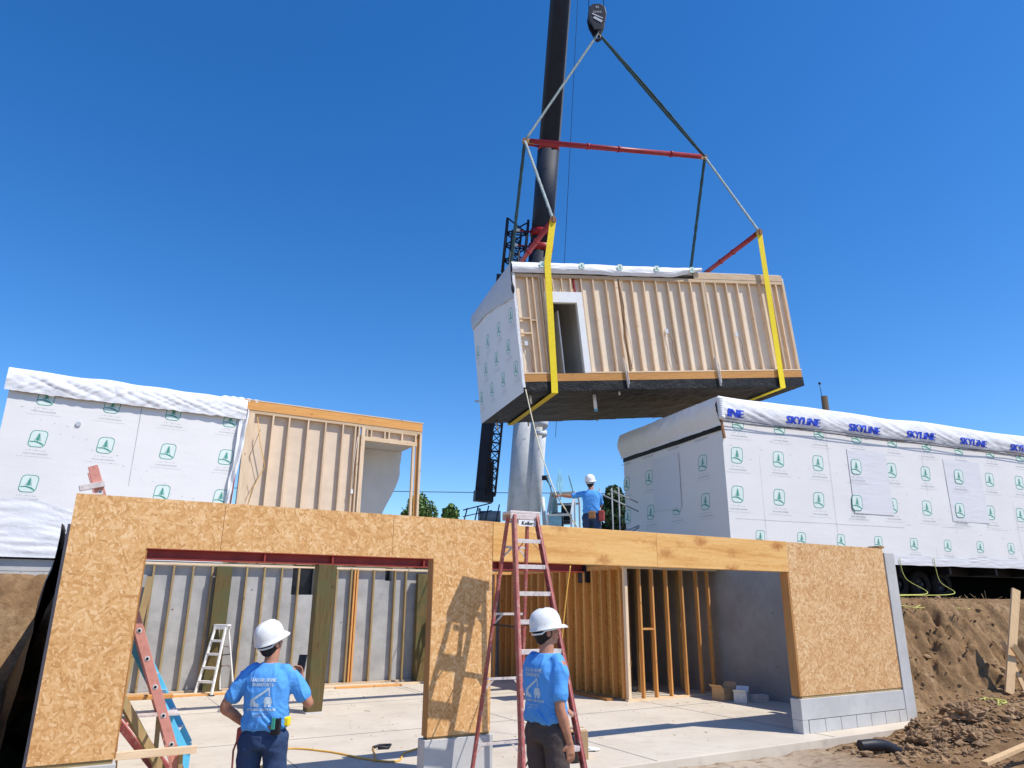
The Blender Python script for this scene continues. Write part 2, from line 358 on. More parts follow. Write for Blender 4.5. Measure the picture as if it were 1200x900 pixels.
# ------------------------------------------------------------------ ground
def ground_h(u, w):
    n = nz(u, w, 1, .9)*.10+nz(u, w, 3, 2.7)*.06+nz(u, w, 7, 7)*.035+(nz(u, w, 2, 14)*.03 if u > 5 else 0)+(nz(u, w, 8, 4)*.10 if u > 6.5 else 0)
    front = sst((-w-.3)/1.0)
    g = -.22+n*.5
    g += .055*max(0, min(9, -w-1.2))*sst((u-1)/3) + .085*max(0, min(12, u-6.0))*sst((u-6)/2)
    pl = 2.0
    if u > 8.42:
        wt = .2-.10*min(8, u-8.4)+nz(u, 5, 2, .8)*.35
        t_ = (w-wt)/1.9
        rough = nz(u, w, 4, 1.6)*.42-abs(nz(u*1.4, w*.8, 9, 2.6))*.26+nz(u, w, 9, 5)*.22+nz(u, w, 11, 11)*.12+.12
        t_ += rough*.45*(1 if -.3 < t_ < 1.1 else 0)
        z = g+(pl-g)*sst(t_)**.85
        # heap of spoil beside the wall foot
    elif u < -5.05:
        lat = 2.2*sst((-u-5.45)/2.0)
        back = 2.35*sst((w-8.6)/1.3)
        z = max(g, min(2.35, max(lat, back)+nz(u, w, 5, 2.2)*.3+nz(u, w, 8, 6)*.12)) if (w > -6) else g
        if w < -1: z = g+(z-g)*sst((w+6)/5)
    elif w > 10.35: z = -.36+2.4*sst((w-10.35)/.15)
    elif w > -.40 and u < 8.42: z = -.37
    else: z = g
    hx, hy = u-8.3, w+1.1
    z += .30*math.exp(-(hx*hx/1.1+hy*hy/.35))*(1+.5*nz(u, w, 2, 3)) if w < .1 and u > 7 else 0
    return z
us = [-900, -400, -180, -90, -50, -30, -20, -15, -12, -10.5]+[-9.5+.11*i for i in range(160)]+[8.1+.055*i for i in range(125)]+[15, 16, 18, 21, 26, 34, 50, 80, 150, 300, 900]
ws = [-900, -300, -100, -50, -30, -20, -15, -12, -10]+[-9+.11*i for i in range(55)]+[-2.95+.055*i for i in range(105)]+[2.83+.11*i for i in range(86)]+[12.3, 13, 15, 18, 22, 28, 36, 50, 80, 150, 400, 1500]
mb = MB(); gv = [[mb.b.verts.new(G(u, w_, ground_h(u, w_))) for w_ in ws] for u in us]
for i in range(len(us)-1):
    for j in range(len(ws)-1):
        mb.b.faces.new((gv[i][j], gv[i+1][j], gv[i+1][j+1], gv[i][j+1])).smooth = True
tag(mb.build('ground', 'dirt', recalc=False), kind='structure')
GH = lambda u, w_: ground_h(u, w_)

GM = Matrix.Translation(OG) @ Matrix.Rotation(YA, 4, 'Z')
slab_e = empty('slab_frame_tmp')
mb = MB(); mb.box(-4.85, 8.15, -.42, 9.98, -.37, SZ)
sl = mb.build('concrete_floor', 'slab_top', bevel=.01); sl.matrix_world = GM; tag(sl, kind='structure')
# tooled control joints, thin dark strips just above the slab
mb = MB()
for x in (-2.2, 2.0, 5.6): mb.box(x, x+.008, -.4, 9.9, SZ, SZ+.004)
for y in (3.3, 6.6): mb.box(-4.8, 8.1, y, y+.008, SZ+.001, SZ+.0045)
jo = mb.build('floor_joint', 'mortar'); jo.parent = sl
bpy.data.objects.remove(slab_e)

# ------------------------------------------------------------------ garage
gar = empty('garage', mat=GM, label='unroofed garage of OSB front, concrete walls and open stud framing in the foreground', cat='garage')
def gb(name, mat, *boxes, bevel=0, label=None, **k):
    mb = MB()
    for b in boxes: mb.box(*b)
    return mb.build(name, mat, gar, bevel=bevel, label=label)
T = .012
def sheet(x0, x1, z0, z1, mat='osb', y=0, label=None): return gb('osb_sheet', mat, (x0+.0015, x1-.0015, y-T, y, z0, z1), label=label)
# left panel + lintel sheets
mb = MB(); mb.prism([(-5.02, .44), (-4.325, .44), (-4.325, 2.385), (-3.613, 2.385), (-3.613, 2.89), (-5.02, 2.89)], lambda a, b, d: V((a, d, b)), -T, 0)
mb.build('osb_sheet', 'osb', gar, label='tall yellow OSB sheet at the left end of the front')
sheet(-3.61, -1.665, 2.385, 2.89); 
mb = MB(); mb.prism([(-1.662, 2.385), (-1.112, 2.385), (-1.112, 1.65), (-.283, 1.65), (-.283, 2.89), (-1.662, 2.89)], lambda a, b, d: V((a, d, b)), -T, 0); mb.build('osb_sheet', 'osb', gar)
mb = MB(); mb.prism([(-1.112, .37), (-.283, .37), (-.283, 1.647), (-1.112, 1.647)], lambda a, b, d: V((a, d, b)), -T, 0); mb.build('osb_sheet', 'osb', gar)
sheet(5.42, 8.12, .45, 2.88, 'osb_red', label='big square OSB sheet flecked with pale strands at the right end')
gb('header', 'plywood', (-.28, 2.52, -.02, .12, 2.385, 2.885), bevel=.004, label='deep golden plywood header with knots over the right opening')
gb('header', 'plywood', (2.523, 5.415, -.02, .12, 2.385, 2.885), bevel=.004)
gb('header', 'rim_orange', (-4.32, -1.11, .003, .12, 2.39, 2.88))
gb('jamb', 'osb_jamb', (-1.118, -1.080, -.009, .14, .37, 2.38)); gb('jamb', 'osb_jamb', (-.31, -.282, .003, .14, .37, 2.38))
gb('jamb', 'osb_jamb', (5.385, 5.42, -.009, .15, .45, 2.38)); gb('jamb', 'osb_jamb', (-4.35, -4.31, .003, .14, .44, 2.38))
gb('sill_plate', 'lumber_old', (-5.0, -4.33, .002, .13, .40, .437)); gb('sill_plate', 'lumber_old', (-1.1, -.29, .002, .13, .34, .368)); gb('sill_plate', 'lumber_old', (5.43, 8.1, -.004, .13, .41, .447))
gb('stem_wall', 'concrete_stem', (-5.02, -4.30, -.03, .16, -.36, .40), bevel=.006)
gb('stem_wall', 'concrete_stem', (-1.15, -.25, -.03, .17, -.36, .34), bevel=.006)
gb('stem_wall', 'concrete_stem', (5.36, 8.11, -.03, .17, .10, .41), (5.36, 5.5, -.028, .168, -.36, .098), bevel=.006)
# block courses of the right stem wall
mb = MB(); mb.box(5.37, 8.41, -.015, .15, -.6, .098, 1)
for r_ in range(3):
    x = 5.52-(.2 if r_ % 2 else 0)
    while x < 8.40:
        x1 = min(x+.388, 8.40); x0 = max(x, 5.51)
        if x1-x0 > .05: mb.box(x0, x1, -.026, .12, .095-.2*(r_+1)+.006, .095-.2*r_-.004)
        x += .4
mb.build('block_course', ['concrete_stem', 'mortar'], gar, bevel=.003)
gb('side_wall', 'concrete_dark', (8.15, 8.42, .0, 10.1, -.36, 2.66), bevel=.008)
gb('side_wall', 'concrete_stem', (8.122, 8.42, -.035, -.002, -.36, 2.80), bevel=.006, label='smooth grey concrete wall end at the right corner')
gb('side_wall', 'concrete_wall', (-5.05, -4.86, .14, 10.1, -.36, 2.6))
gb('mud_sill', 'osb_jamb', (8.0, 8.17, -.02, .2, 2.885, 2.92))
# rear wall with a window hole
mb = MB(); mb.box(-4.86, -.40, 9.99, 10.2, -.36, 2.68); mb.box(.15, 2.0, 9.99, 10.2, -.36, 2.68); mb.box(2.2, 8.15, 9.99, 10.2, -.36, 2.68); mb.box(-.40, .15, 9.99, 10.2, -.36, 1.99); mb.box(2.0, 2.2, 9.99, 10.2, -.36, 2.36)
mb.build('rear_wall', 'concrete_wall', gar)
gb('window_dark_panel', 'black_plastic', (-.6, 2.4, 10.22, 10.26, 1.8, 2.69))  # black panel behind the openings, painted stand-in for their darkness
gb('window_patch', 'paper_white', (-.36, .12, 9.985, 9.995, .9, 1.99)) if 0 else None
gb('top_plate', 'lumber_along', (-4.85, 8.14, 9.86, 9.96, 2.62, 2.66)); gb('bottom_plate', 'lumber_along', (-4.85, 8.14, 9.86, 9.96, SZ+.001, SZ+.04))
rx_ = [-4.3, -3.9, -3.5, -3.09, -2.68, -2.27, -1.5, -1.09, -.68, -.27, .69, 1.06, 1.66, 2.24, 2.55, 3.3, 3.7, 4.1, 4.5, 4.9]
for i, x in enumerate(rx_): gb('stud', 'lumber_old', (x-.02, x+.02, 9.865, 9.955, SZ+.04, 2.62))
gb('stud', 'lumber_orange', (1.13, 1.17, 9.865, 9.955, SZ+.04, 2.62), label='fresh orange stud doubled onto an older one in the rear wall')
gb('stud', 'lumber_orange', (1.20, 1.24, 9.865, 9.955, SZ+.04, 2.62)) 
mb = MB(); mb.bar(G(0, 0, 0)*0+V((-3.75, 9.8, SZ)), V((-3.55, 9.84, 2.35)), .14, .04, (0, 1, 0)); mb.build('loose_stud', 'lumber_old', gar)
gb('wall_post', 'treated', (-2.2, -1.86, 9.70, 9.858, SZ+.01, 2.6), label='wide brown treated post behind the small stepladder')
gb('wall_post', 'treated', (2.82, 3.15, 9.70, 9.858, SZ+.01, 2.55), label='wide brown treated post behind the aluminium ladder')
# steel beam: two flanges, web, stiffeners
mb = MB(); mb.box(-4.85, 5.45, 5.64, 5.88, 2.53, 2.55); mb.box(-4.85, 5.45, 5.64, 5.88, 2.70, 2.72); mb.box(-4.85, 5.45, 5.75, 5.77, 2.55, 2.70)
for x in (-2.0, -.72, 1.2, 3.0): mb.box(x, x+.03, 5.66, 5.75, 2.55, 2.70)
mb.build('steel_beam', 'beam_red', gar, label='long dark red steel I-beam across the garage')
gb('beam_bracket', 'steel_dark', (5.30, 5.5, 5.60, 5.92, 2.30, 2.74))
tp = .30
mb = MB(); mb.prism([(-.98, SZ+.02), (-.70, SZ+.02), (-.62, 2.53), (-.98, 2.53)], lambda a, b, d: V((a, d, b)), 5.62, 5.90)
mb.build('timber_post', 'treated', gar, bevel=.006, label='thick greenish treated timber post under the steel beam')
gb('post_base', 'aluminium', (-1.0, -.68, 5.60, 5.92, SZ+.001, SZ+.03))
# right bay: stud wall facing front, sheathed wall running back, deck on top
gb('bottom_plate', 'lumber_along', (5.28, 8.1, 4.2, 4.3, SZ+.001, SZ+.04)); gb('top_plate', 'lumber_along', (5.28, 8.1, 4.2, 4.3, 2.58, 2.66))
for i, x in enumerate((5.36, 5.74, 6.1, 6.52, 6.98, 7.44, 7.80)): gb('stud', 'lumber_orange' if i != 0 else 'lumber', (x-.02-(.03 if i == 0 else 0), x+.02, 4.205, 4.295, SZ+.04, 2.58))
gb('blocking', 'lumber_orange', (5.76, 6.08, 4.21, 4.29, 1.30, 1.34)) 
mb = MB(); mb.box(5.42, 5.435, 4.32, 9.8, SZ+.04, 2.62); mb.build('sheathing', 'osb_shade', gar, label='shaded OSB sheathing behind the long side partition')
gb('bottom_plate', 'lumber_old', (5.32, 5.415, 4.32, 9.84, SZ+.001, SZ+.04)); gb('top_plate', 'lumber_orange', (5.32, 5.415, 4.32, 9.84, 2.56, 2.66))
y = 4.36
while y < 9.8:
    gb('stud', 'lumber_orange', (5.275, 5.414, y-.025, y+.025, SZ+.04, 2.56)); y += .33
gb('bracing_board', 'lumber_orange', (3.4, 5.3, 9.80, 9.855, 1.9, 2.0))
for x in (3.9, 4.4, 4.75): gb('blocking', 'lumber_orange', (x, x+.045, 9.0, 9.09, SZ+.01, 2.55))
gb('top_plate', 'lumber_orange', (3.6, 5.3, 9.0, 9.09, 2.56, 2.63))
gb('deck', 'lumber_old', (4.25, 5.30, 3.95, 4.6, 2.665, 2.70), (5.302, 8.14, 3.95, 9.98, 2.665, 2.70))
for x in (5.55, 5.93, 6.32, 6.75, 7.2, 7.6): gb('stud', 'lumber_old', (x-.02, x+.02, 5.0, 5.09, SZ+.04, 2.6))
for x in (5.65, 6.3, 6.75, 7.2): gb('stud', 'osb_jamb', (x-.02, x+.02, 6.4, 6.49, SZ+.04, 2.6))
for x in (3.2, 3.55, 4.15): gb('stud', 'lumber_orange', (x, x+.09, 8.6, 8.64, SZ+.01, 2.55))
# ------------------------------------------------------------------ black membrane at the left foundation
def memb(a, b):
    top = V((-5.10, 9.3-.5*a, 2.62-.0*a)); 
    x = -5.09-(.75*b*(1-.72*a))-.02*a; z = 2.62-2.25*b; y_ = 9.25-8.9*a+.12*b
    z = max(z, .0+.2*(1-a)*0)
    zz = 2.62*(1-b)+(.35-.5*a)*b
    return GM @ V((x*(1)+.05*nz(a*6, b*5, 2)+.03*abs(nz(a*14, b*9, 3)), y_+.1*nz(a*5, b*3, 4)*b, zz+.03*nz(a*9, b*6, 5)))
mb = MB(); mb.grid(memb, 60, 24); mm = mb.build('plastic_membrane', 'membrane', recalc=False)
tag(mm, 'black waterproofing membrane hanging down the outside of the left foundation wall', 'plastic sheet')
# concrete block footing wall behind, under the left module
e = empty('block_wall', mat=GM, label='low grey concrete block wall under the left wrapped module', cat='block wall')
mb = MB(); mb.box(-14, -5.08, 10.3, 10.5, 1.6, 2.66); mb.build('wall_core', 'mortar', e)
mb = MB(); mb.box(-14, -5.07, 10.28, 10.295, 2.42, 2.66); mb.build('bond_beam', 'concrete_stem', e)
mb = MB(); x = -14.0; k = 0
for r_ in range(4):
    x = -14.0-(.2 if r_ % 2 else 0)
    while x < -5.1:
        mb.box(x+.004, min(x+.396, -5.08), 10.282, 10.30, 2.41-.2*(r_+1)+.008, 2.41-.2*r_); x += .4
mb.build('block_course', 'concrete_stem', e)
# ------------------------------------------------------------------ left module
s_ = 18.5/17.9
def LU(u): return -4.83+(u+4.83)*s_
def LZ(z): return 1.9+(z-1.9)*s_
LW = 10.2
lm = empty('house_module', mat=GM @ Matrix.Translation((0, LW, 0)), label='left wrapped house module with exposed studs and a doorway, standing on the rear garage wall', cat='house module', group='prefabricated house modules')
def lb(name, mat, *bx, bevel=0, label=None):
    mb = MB()
    for x0, x1, y0, y1, z0, z1 in bx: mb.box(LU(x0), LU(x1), y0, y1, LZ(z0), LZ(z1))
    return mb.build(name, mat, lm, bevel=bevel, label=label)
def front_l(a, b, off):   # wrap plane with very slight waviness
    return V((a, -.0-off-.006*nz(a, b, 2, .9), b))
x0, x1, z0, z1 = LU(-6.82), LU(-2.02), LZ(2.68), LZ(6.25)
mb = MB(); mb.grid(lambda a, b: front_l(x0+(x1-x0)*a-(.10*(1-b) if a > .97 else 0), z0+(z1-z0)*b, 0), 40, 30, 0)
for r_, zc in enumerate((6.05, 5.13, 4.17)):
    for k in range(4):
        if r_ == 2 and k == 1: continue
        logo(mb, front_l, LU(-6.13+1.265*k), LZ(zc), .38, 1, 2, 3)
flat(mb, [(LU(-4.3), LZ(2.7)), (LU(-4.29), LZ(2.7)), (LU(-4.27), LZ(6.2)), (LU(-4.285), LZ(6.2))], front_l, .0025, 3)
for k in range(26): x, z = LU(-6.7+4.4*((k*.618) % 1)), LZ(3.8+2.2*((k*.377) % 1)); flat(mb, [(x, z), (x+.02+.04*((k*.23) % 1), z+.004), (x+.035, z+.012), (x, z+.010)], front_l, .003, 3)
wr = mb.build('house_wrap', ['wrap', 'logo_green', 'logo_fill', 'logo_text'], lm, recalc=False, label='white house wrap printed with green tree badges')
mb = MB(); mb.tube([(LU(-5.45), .02, LZ(5.54)), (LU(-5.45), -.03, LZ(5.54))], .055, 16); mb.build('vent_cap', 'tarp_grey', lm)
# body side walls / floor / roof
lb('side_panel', 'wrap', (-6.82, -6.80, .03, 4.2, 2.68, 6.3)); lb('floor_frame', 'lumber_old', (-6.8, 2.68, .03, 4.2, 2.68, 2.95)) 
lb('roof_panel', 'tarp', (-6.8, 1.0, .03, 4.2, 6.3, 6.45))
# lower film, stretched
def film(a, b):
    x = LU(-6.85)+(LU(-4.9)-LU(-6.85))*a; z = LZ(2.67)+(LZ(3.75+.1*math.sin(a*5))-LZ(2.67))*b
    return V((x, -.025-.012*nz(a*2, b*12, 1)-.016*abs(nz(a*2.5+b*2, b*9, 7)), z))
mb = MB(); mb.grid(film, 30, 40); mb.build('plastic_film', 'tarp', lm, recalc=False)
# roof tarp with folds hanging over the front edge
def tarpfn(L0, L1, zt, hang, depth, seed, wav=.05):
    def fn(a, b):
        x = L0+(L1-L0)*a
        f = nz(x*2.2, seed, b*2)*.7+nz(x*6+b*3, seed+3, b*1.5)*.4
        edge = nz(x*.8, seed+7, 0)
        if b < .35:   # on top
            t_ = b/.35; y = depth*(1-t_); z = zt+.10*math.sin(math.pi*(1-t_)*.5+.2)*0+wav*.8*nz(x*1.1, y*1.5, seed)+.04*edge
        else:
            t_ = (b-.35)/.65; ang = min(1, t_*3.2)*math.pi/2
            y = -.09*math.sin(ang)-.03*f*t_-.05*abs(f)*math.sin(t_*3.1)-.045*(.5*abs(nz(x*4+b*5, seed+9, b*1.2))+abs(nz(x*1.8-b*4, seed+4, b)))*math.sin(t_*3.0)
            z = zt+.04*edge-(.08*(1-math.cos(ang)))-hang*max(0, t_-.1)*(1+.06*edge)+wav*.8*nz(x*1.1, 0, seed)*(1-t_)+.03*nz(x*6, seed, 5)*t_
        return V((x, y, z))
    return fn
mb = MB(); mb.grid(tarpfn(LU(-6.9), LU(-2.0), LZ(6.60), .50, 3.0, 3, .09), 220, 40); 
# drape falling down the right edge of the wrap
def drape(a, b):
    x = LU(-2.14)+.20*a+(-.30*a)*sst((b-.2)/.8)*.4+.04*nz(b*7, a*2, 3); z = LZ(6.35)-(LZ(6.35)-LZ(3.6))*b
    return V((x-.16*b*b, -.05-.05*math.sin(a*9+b*3)*(1-.4*b)-.05*nz(a*4, b*6, 9), z))
mb.grid(drape, 14, 40)
for k in range(5): mb.ball((LU(-2.5+.18*k), .1, LZ(6.58)+.03*random.random()), (.13, .12, .07+.03*random.random()), n=8)
mb.build('roof_tarp', 'tarp', lm, recalc=False)
mb = MB(); mb.tube([(LU(-6.8), -.035, LZ(6.14)), (LU(-5), -.04, LZ(6.12)), (LU(-3.5), -.04, LZ(6.11)), (LU(-2.1), -.04, LZ(6.13))], .008, 6); mb.build('tarp_cord', 'steel_dark', lm)
# framed part
lb('rim_board', 'rim_orange', (-2.06, 2.70, -.012, .03, 6.37, 6.60), label='bright orange rim board along the top of the exposed framing')
lb('drip_edge', 'lumber_along', (-2.06, 2.72, -.02, .05, 6.60, 6.625)); lb('top_plate', 'lumber_along', (-2.05, 2.70, 0, .13, 6.29, 6.37))
lb('corner_stud', 'lumber', (-1.98, -1.78, -.004, .09, 2.7, 6.29))
lb('sheathing', 'drywall', (-1.98, .9, .125, .14, 2.7, 6.29))
for x in (-1.33, -.93, -.45, .0, .46, .80, .90): lb('stud', 'lumber', (x-.02, x+.02, .0, .124, 2.7, 6.29))
lb('corner_stud', 'lumber', (.97, 1.07, -.003, .09, 2.7, 6.29)); lb('stud', 'lumber', (2.44, 2.50, 0, .09, 2.7, 5.95)); lb('stud', 'lumber', (2.64, 2.70, 0, .09, 2.7, 6.29))
lb('door_header', 'lumber_along', (1.07, 2.56, -.002, .09, 5.94, 6.05)); lb('door_header', 'lumber_along', (1.07, 2.56, .0, .09, 6.24, 6.29))
for x in (1.10, 1.22, 1.60, 1.72, 2.1, 2.5): lb('cripple_stud', 'lumber', (x, x+.04, .001, .089, 6.05, 6.24))
lb('blocking', 'drywall', (1.05, 2.5, .092, .11, 6.06, 6.28)); lb('sheathing', 'lumber_orange', (2.56, 2.64, .07, .09, 2.7, 6.29))
# interior: ceiling, left partition, curved archway panel
lb('ceiling', 'white_wall', (1.0, 2.69, .12, 3.2, 6.06, 6.12))
pts = [(1.06, 2.75), (1.75, 2.75)]
for k in range(15):
    a = k/14; pts.append((1.75+.66*sst(a**.8)*a**.25, 3.3+2.1*a**.75))
pts += [(2.40, 5.62), (2.45, 6.05), (1.06, 6.05)]
mb = MB(); mb.prism([(LU(a)+.28, LZ(b)) for a, b in pts], lambda a, b, d: V((a, d, b)), 1.55, 1.6)
mb.build('arch_panel', 'white_wall', lm, label='pale interior panel with a curved arch edge seen through the doorway')
lb('partition', 'white_wall', (.98, 1.02, .12, 1.6, 2.75, 6.06)) 
# clamped cable ties / string on first bay
mb = MB(); P = lambda u, z: V((LU(u), -.02, LZ(z)))
mb.tube([P(-1.72, 6.2), P(-1.60, 5.6), P(-1.42, 5.0), P(-1.66, 4.4), P(-1.78, 3.6)], .010, 6); mb.tube([P(-1.62, 5.9), P(-1.80, 5.2), P(-1.60, 4.6), P(-1.72, 4.0)], .006, 6, 1); mb.tube([P(-2.06, 5.2), P(-2.12, 3.6)], .012, 6, 2)
mb.build('hanging_strap', ['cord_orange', 'steel_dark', 'rig_red'], lm)
mb = MB(); mb.box(LU(.78), LU(.84), -.02, -.001, LZ(4.5), LZ(4.62)); mb.tube([P(.86, 6.0), P(.80, 5.2), P(.83, 4.6)], .006, 6); mb.build('cable', 'paper_white', lm)

# ------------------------------------------------------------------ right module on its trailer
ga = R(21.84); RM = Matrix.Translation((5.6143, 18.4, 0)) @ Matrix.Rotation(ga, 4, 'Z')
rm = empty('house_module', mat=RM, label='right wrapped house module on black trailer wheels above the dirt bank', cat='house module', group='prefabricated house modules')
RL, RW = 19.0, 5.1
def fr(a, b, off): return V((a, -off-.010*nz(a, b, 5, .8), b))
def en(a, b, off): return V((-off-.01*nz(a, b, 7, .8), a, b))
mb = MB(); mb.grid(lambda a, b: fr(RL*a, 2.98+3.9*b, 0), 90, 24)
for row, (xs, zc, dx) in enumerate(((.55, 6.55, 1.42), (.42, 5.63, 1.40), (.33, 4.59, 1.38), (.95, 3.52, 1.38))):
    for k in range(13):
        logo(mb, fr, xs+dx*k, zc, .44 if row < 3 else .34, 1, 2, 3, clip=6.60 if row == 0 else None)
for x in (1.15, 3.62, 7.35, 11.1, 14.8): flat(mb, [(x, 3.0), (x+.007, 3.0), (x+.024, 6.8), (x+.017, 6.8)], fr, .0025, 3)
for x, z, l in ((.2, 3.95, 6.0), (6.3, 4.05, 5.2), (11.5, 3.98, 7.0)): flat(mb, [(x, z), (x+l, z+.02), (x+l, z+.027), (x, z+.007)], fr, .0025, 3)
for k in range(60): x, z = 18*((k*.618) % 1), 3.1+3.4*((k*.377) % 1); flat(mb, [(x, z), (x+.03+.05*((k*.23) % 1), z+.004), (x+.05, z+.014), (x, z+.012)], fr, .003, 3)
mb.build('house_wrap', ['wrap', 'logo_green', 'logo_fill', 'logo_text'], rm, recalc=False, label='white house wrap printed with rows of green tree badges')
mb = MB(); mb.grid(lambda a, b: en(RW*(1-a), 3.0+3.5*b, 0), 30, 20)
for row, zc in enumerate((5.55, 4.49)):
    for k in range(4): logo(mb, lambda a, b, o: en(RW-(a), b, o), RW-(.92+1.35*k), zc, .44, 1, 2, 3)
for k in range(4):
    put_text(mb, 'WEATHER BARRIER', lambda a, b, o: en(RW-a, b, o), RW-(.92+1.35*k), 6.18, .6, .05, .003, 3)
mb.build('end_wrap', ['wrap', 'logo_green', 'logo_fill', 'logo_text'], rm, recalc=False)
for (a0, a1, c0, c1) in ((4.35, 5.85, 4.30, 6.15), (8.25, 9.85, 4.25, 6.15)):
    mb = MB(); mb.grid(lambda a, b: V((a0+(a1-a0)*a, -.0115-.004*abs(nz(a*2, b*14, 3)), c0+(c1-c0)*b)), 16, 40)
    for row, (xs, zc, dx) in enumerate(((.42, 5.63, 1.40), (.33, 4.59, 1.38))):
        for k in range(13):
            x = xs+dx*k
            if a0 < x < a1: logo(mb, lambda a, b, o: V((a, -.020-o, b)), x, zc, .44, 1, 2, 3)
    mb.build('window_film', ['film', 'logo_green', 'logo_fill', 'logo_text'], rm, recalc=False)
mb = MB(); mb.box(-.004, .004, .3+.0, 0.31, 4, 4.01)
mb.b.clear(); mb.grid(lambda a, b: V((-.016-.003*nz(a*3, b*6, 3), 2.0+1.4*(1-a), 4.45+1.6*b)), 10, 16); mb.build('window_film', 'film', rm, recalc=False)
mb = MB(); mb.grid(lambda a, b: V((-.02, RW*(1-a), 6.28+.13*b+.02*nz(a*4, 0, 2))), 20, 3); mb.build('black_strip', 'membrane', rm, recalc=False)
# tarp: front, and end flap; lettering follows the same surface
def rt(x, t_):
    f = nz(x*1.6, 3, t_*2)*.8+nz(x*4.5+t_*2, 6, t_)*.5; e_ = nz(x*.55, 8, 0); bil = .05+.04*nz(x*.9, 4, 2)
    ang = min(1, t_*2.2)*math.pi/2
    f2 = .5*abs(nz(x*5+t_*4, 2, t_*1.6))+.8*abs(nz(x*2-t_*4, 9, t_*1.5)); return V((x, -.02-bil*math.sin(math.pi*min(1, t_*1.02))*1.3-(.035*abs(f)+.045*f2)*math.sin(math.pi*t_), 7.22+.05*e_+.05*nz(x*.5, 1, 1)-.10*(1-math.cos(ang))-.60*max(0, t_-.05)*(1+.05*e_)))
mb = MB(); mb.grid(lambda a, b: rt(-.06+(RL+.1)*a, b), 300, 20)
mb.grid(lambda a, b: V((-.06+(RL+.1)*a, 3.0*(1-b), rt(-.06+(RL+.1)*a, 0).z+.06*nz(a*20, b*3, 5)*(1-b))), 300, 8)
def onr(x, h, off):
    t_ = .80-h*1.35
    p = rt(x, t_); n_ = (rt(x+.02, t_)-p).cross(rt(x, t_+.02)-p).normalized()
    if n_.y > 0: n_ = -n_
    return p+n_*(off+.008)
SK = [0.35]+[2.32+2.30*k for k in range(8)]
for x in SK:
    # letters cut into slices so that they follow the folds
    sub = MB(); put_text(sub, 'SKYLiNE' if x > 1 else 'INE', lambda a, b, o: V((a, b, o)), x+.45 if x > 1 else .42, 0, 1.2 if x > 1 else .5, .26, 0, 0, slant=.10, bold=.024)
    bmesh.ops.subdivide_edges(sub.b, edges=[e_ for e_ in sub.b.edges if e_.calc_length() > .04], cuts=3, use_grid_fill=True)
    bmesh.ops.triangulate(sub.b, faces=sub.b.faces)
    vm = {v: mb.b.verts.new(onr(v.co.x, v.co.y, v.co.z)) for v in sub.b.verts}
    for f in sub.b.faces:
        try: mb.b.faces.new([vm[v] for v in f.verts]).material_index = 1
        except ValueError: pass
    sub.b.free()
mb.build('roof_tarp', ['tarp', 'brand_blue'], rm, recalc=False, label='white roof tarp lettered SKYLINE in blue')
def ef(a, b):
    y = -.05+(RW+.1)*(1-a); t_ = b; f = nz(y*2, 3, t_*2)*.8+nz(y*5, 6, t_)*.5+abs(nz(y*7-t_*4, 3, t_*2))
    return V((-.05-.12*math.sin(math.pi*min(1, t_+.08))-.04*abs(f), y, 7.20+.04*nz(y, 2, 2)-.80*t_-.02*f))
mb = MB(); mb.grid(ef, 90, 26)
for k in range(9): mb.ball((-.05+.03*nz(k, 1, 1), -.07, 7.12-.062*k), (.10-.004*k, .09, .07), n=7)
mb.grid(lambda a, b: rt(-.06, b)*(1-a)+V((-.10, -.04, 7.16-.6*b))*a, 3, 12); mb.build('end_tarp', 'tarp', rm, recalc=False)
mb = MB()
for k, o in ((0, 0), (1, .05)): mb.tube([V((i*.6, -.10-.03*nz(i, 2, k), 6.60-o-.05*abs(math.sin(i*.5+k)))) for i in range(0, 31)], .010, 5)
mb.build('tarp_cord', 'steel_dark', rm)
mb = MB(); mb.bar((-.03, -.04, 6.55), (.03, -.05, 6.05), .06, .05); mb.ball((0, -.05, 6.62), .09, 1, 6); mb.build('corner_block', ['leather', 'tarp'], rm)
mb = MB(); mb.grid(lambda a, b: V((RL*a, -.03-.02*abs(nz(a*40, b*9, 2)), 2.92+.26*b+.02*nz(a*30, 0, 3))), 200, 10); mb.build('plastic_film', 'film', rm, recalc=False)
mb = MB(); mb.box(.02, RL, .03, RW, 2.98, 3.1); mb.box(.02, RL, RW-.02, RW, 3.1, 7.0); mb.box(.02, RL, .03, RW-.03, 7.0, 7.1); mb.build('shell', 'black_plastic', rm)
# trailer
tr = empty('trailer', mat=RM, label='long low black trailer with a row of tyres carrying the right module', cat='trailer')
for y in (1.1, 3.6): mb = MB(); mb.box(-.5, RL+.5, y, y+.12, 2.70, 2.955); mb.build('beam', 'steel_dark', tr)
wz = 2.0+.42
def wheel(x, y):
    mb = MB(); mb.lathe([(.20, -.11), (.36, -.12), (.42, -.08), (.42, .08), (.36, .12), (.20, .11)], (0, 0, 0), 28)
    o = mb.build('tyre', 'rubber', tr); o.location = (x, y, wz); o.rotation_euler = (R(90), 0, 0)
    mb = MB(); mb.lathe([(.02, -.06), (.14, -.07), (.2, -.05), (.2, .05), (.14, .02), (.02, .03)], n=20); r_ = mb.build('rim', 'steel_dark', o)
for x in (4.6, 5.5, 6.4, 7.3, 8.2): 
    for y in (.75, 4.2): wheel(x, y)
mb = MB()
for x in (4.6, 5.5, 6.4, 7.3, 8.2): mb.tube([(x, .6, wz), (x, 4.3, wz)], .05, 8)
for x in range(0, 19, 2): mb.box(x, x+.08, .2, 4.9, 2.72, 2.95)
mb.build('axle', 'steel_dark', tr)
mb = MB(); mb.grid(lambda a, b: V((19.5*a-.3, 1.9, 1.90+1.05*b)), 20, 2); mb.build('under_shade_sheet', 'under_shade', tr, recalc=False)  # added black sheet, paints the module's underside shade behind the tyres
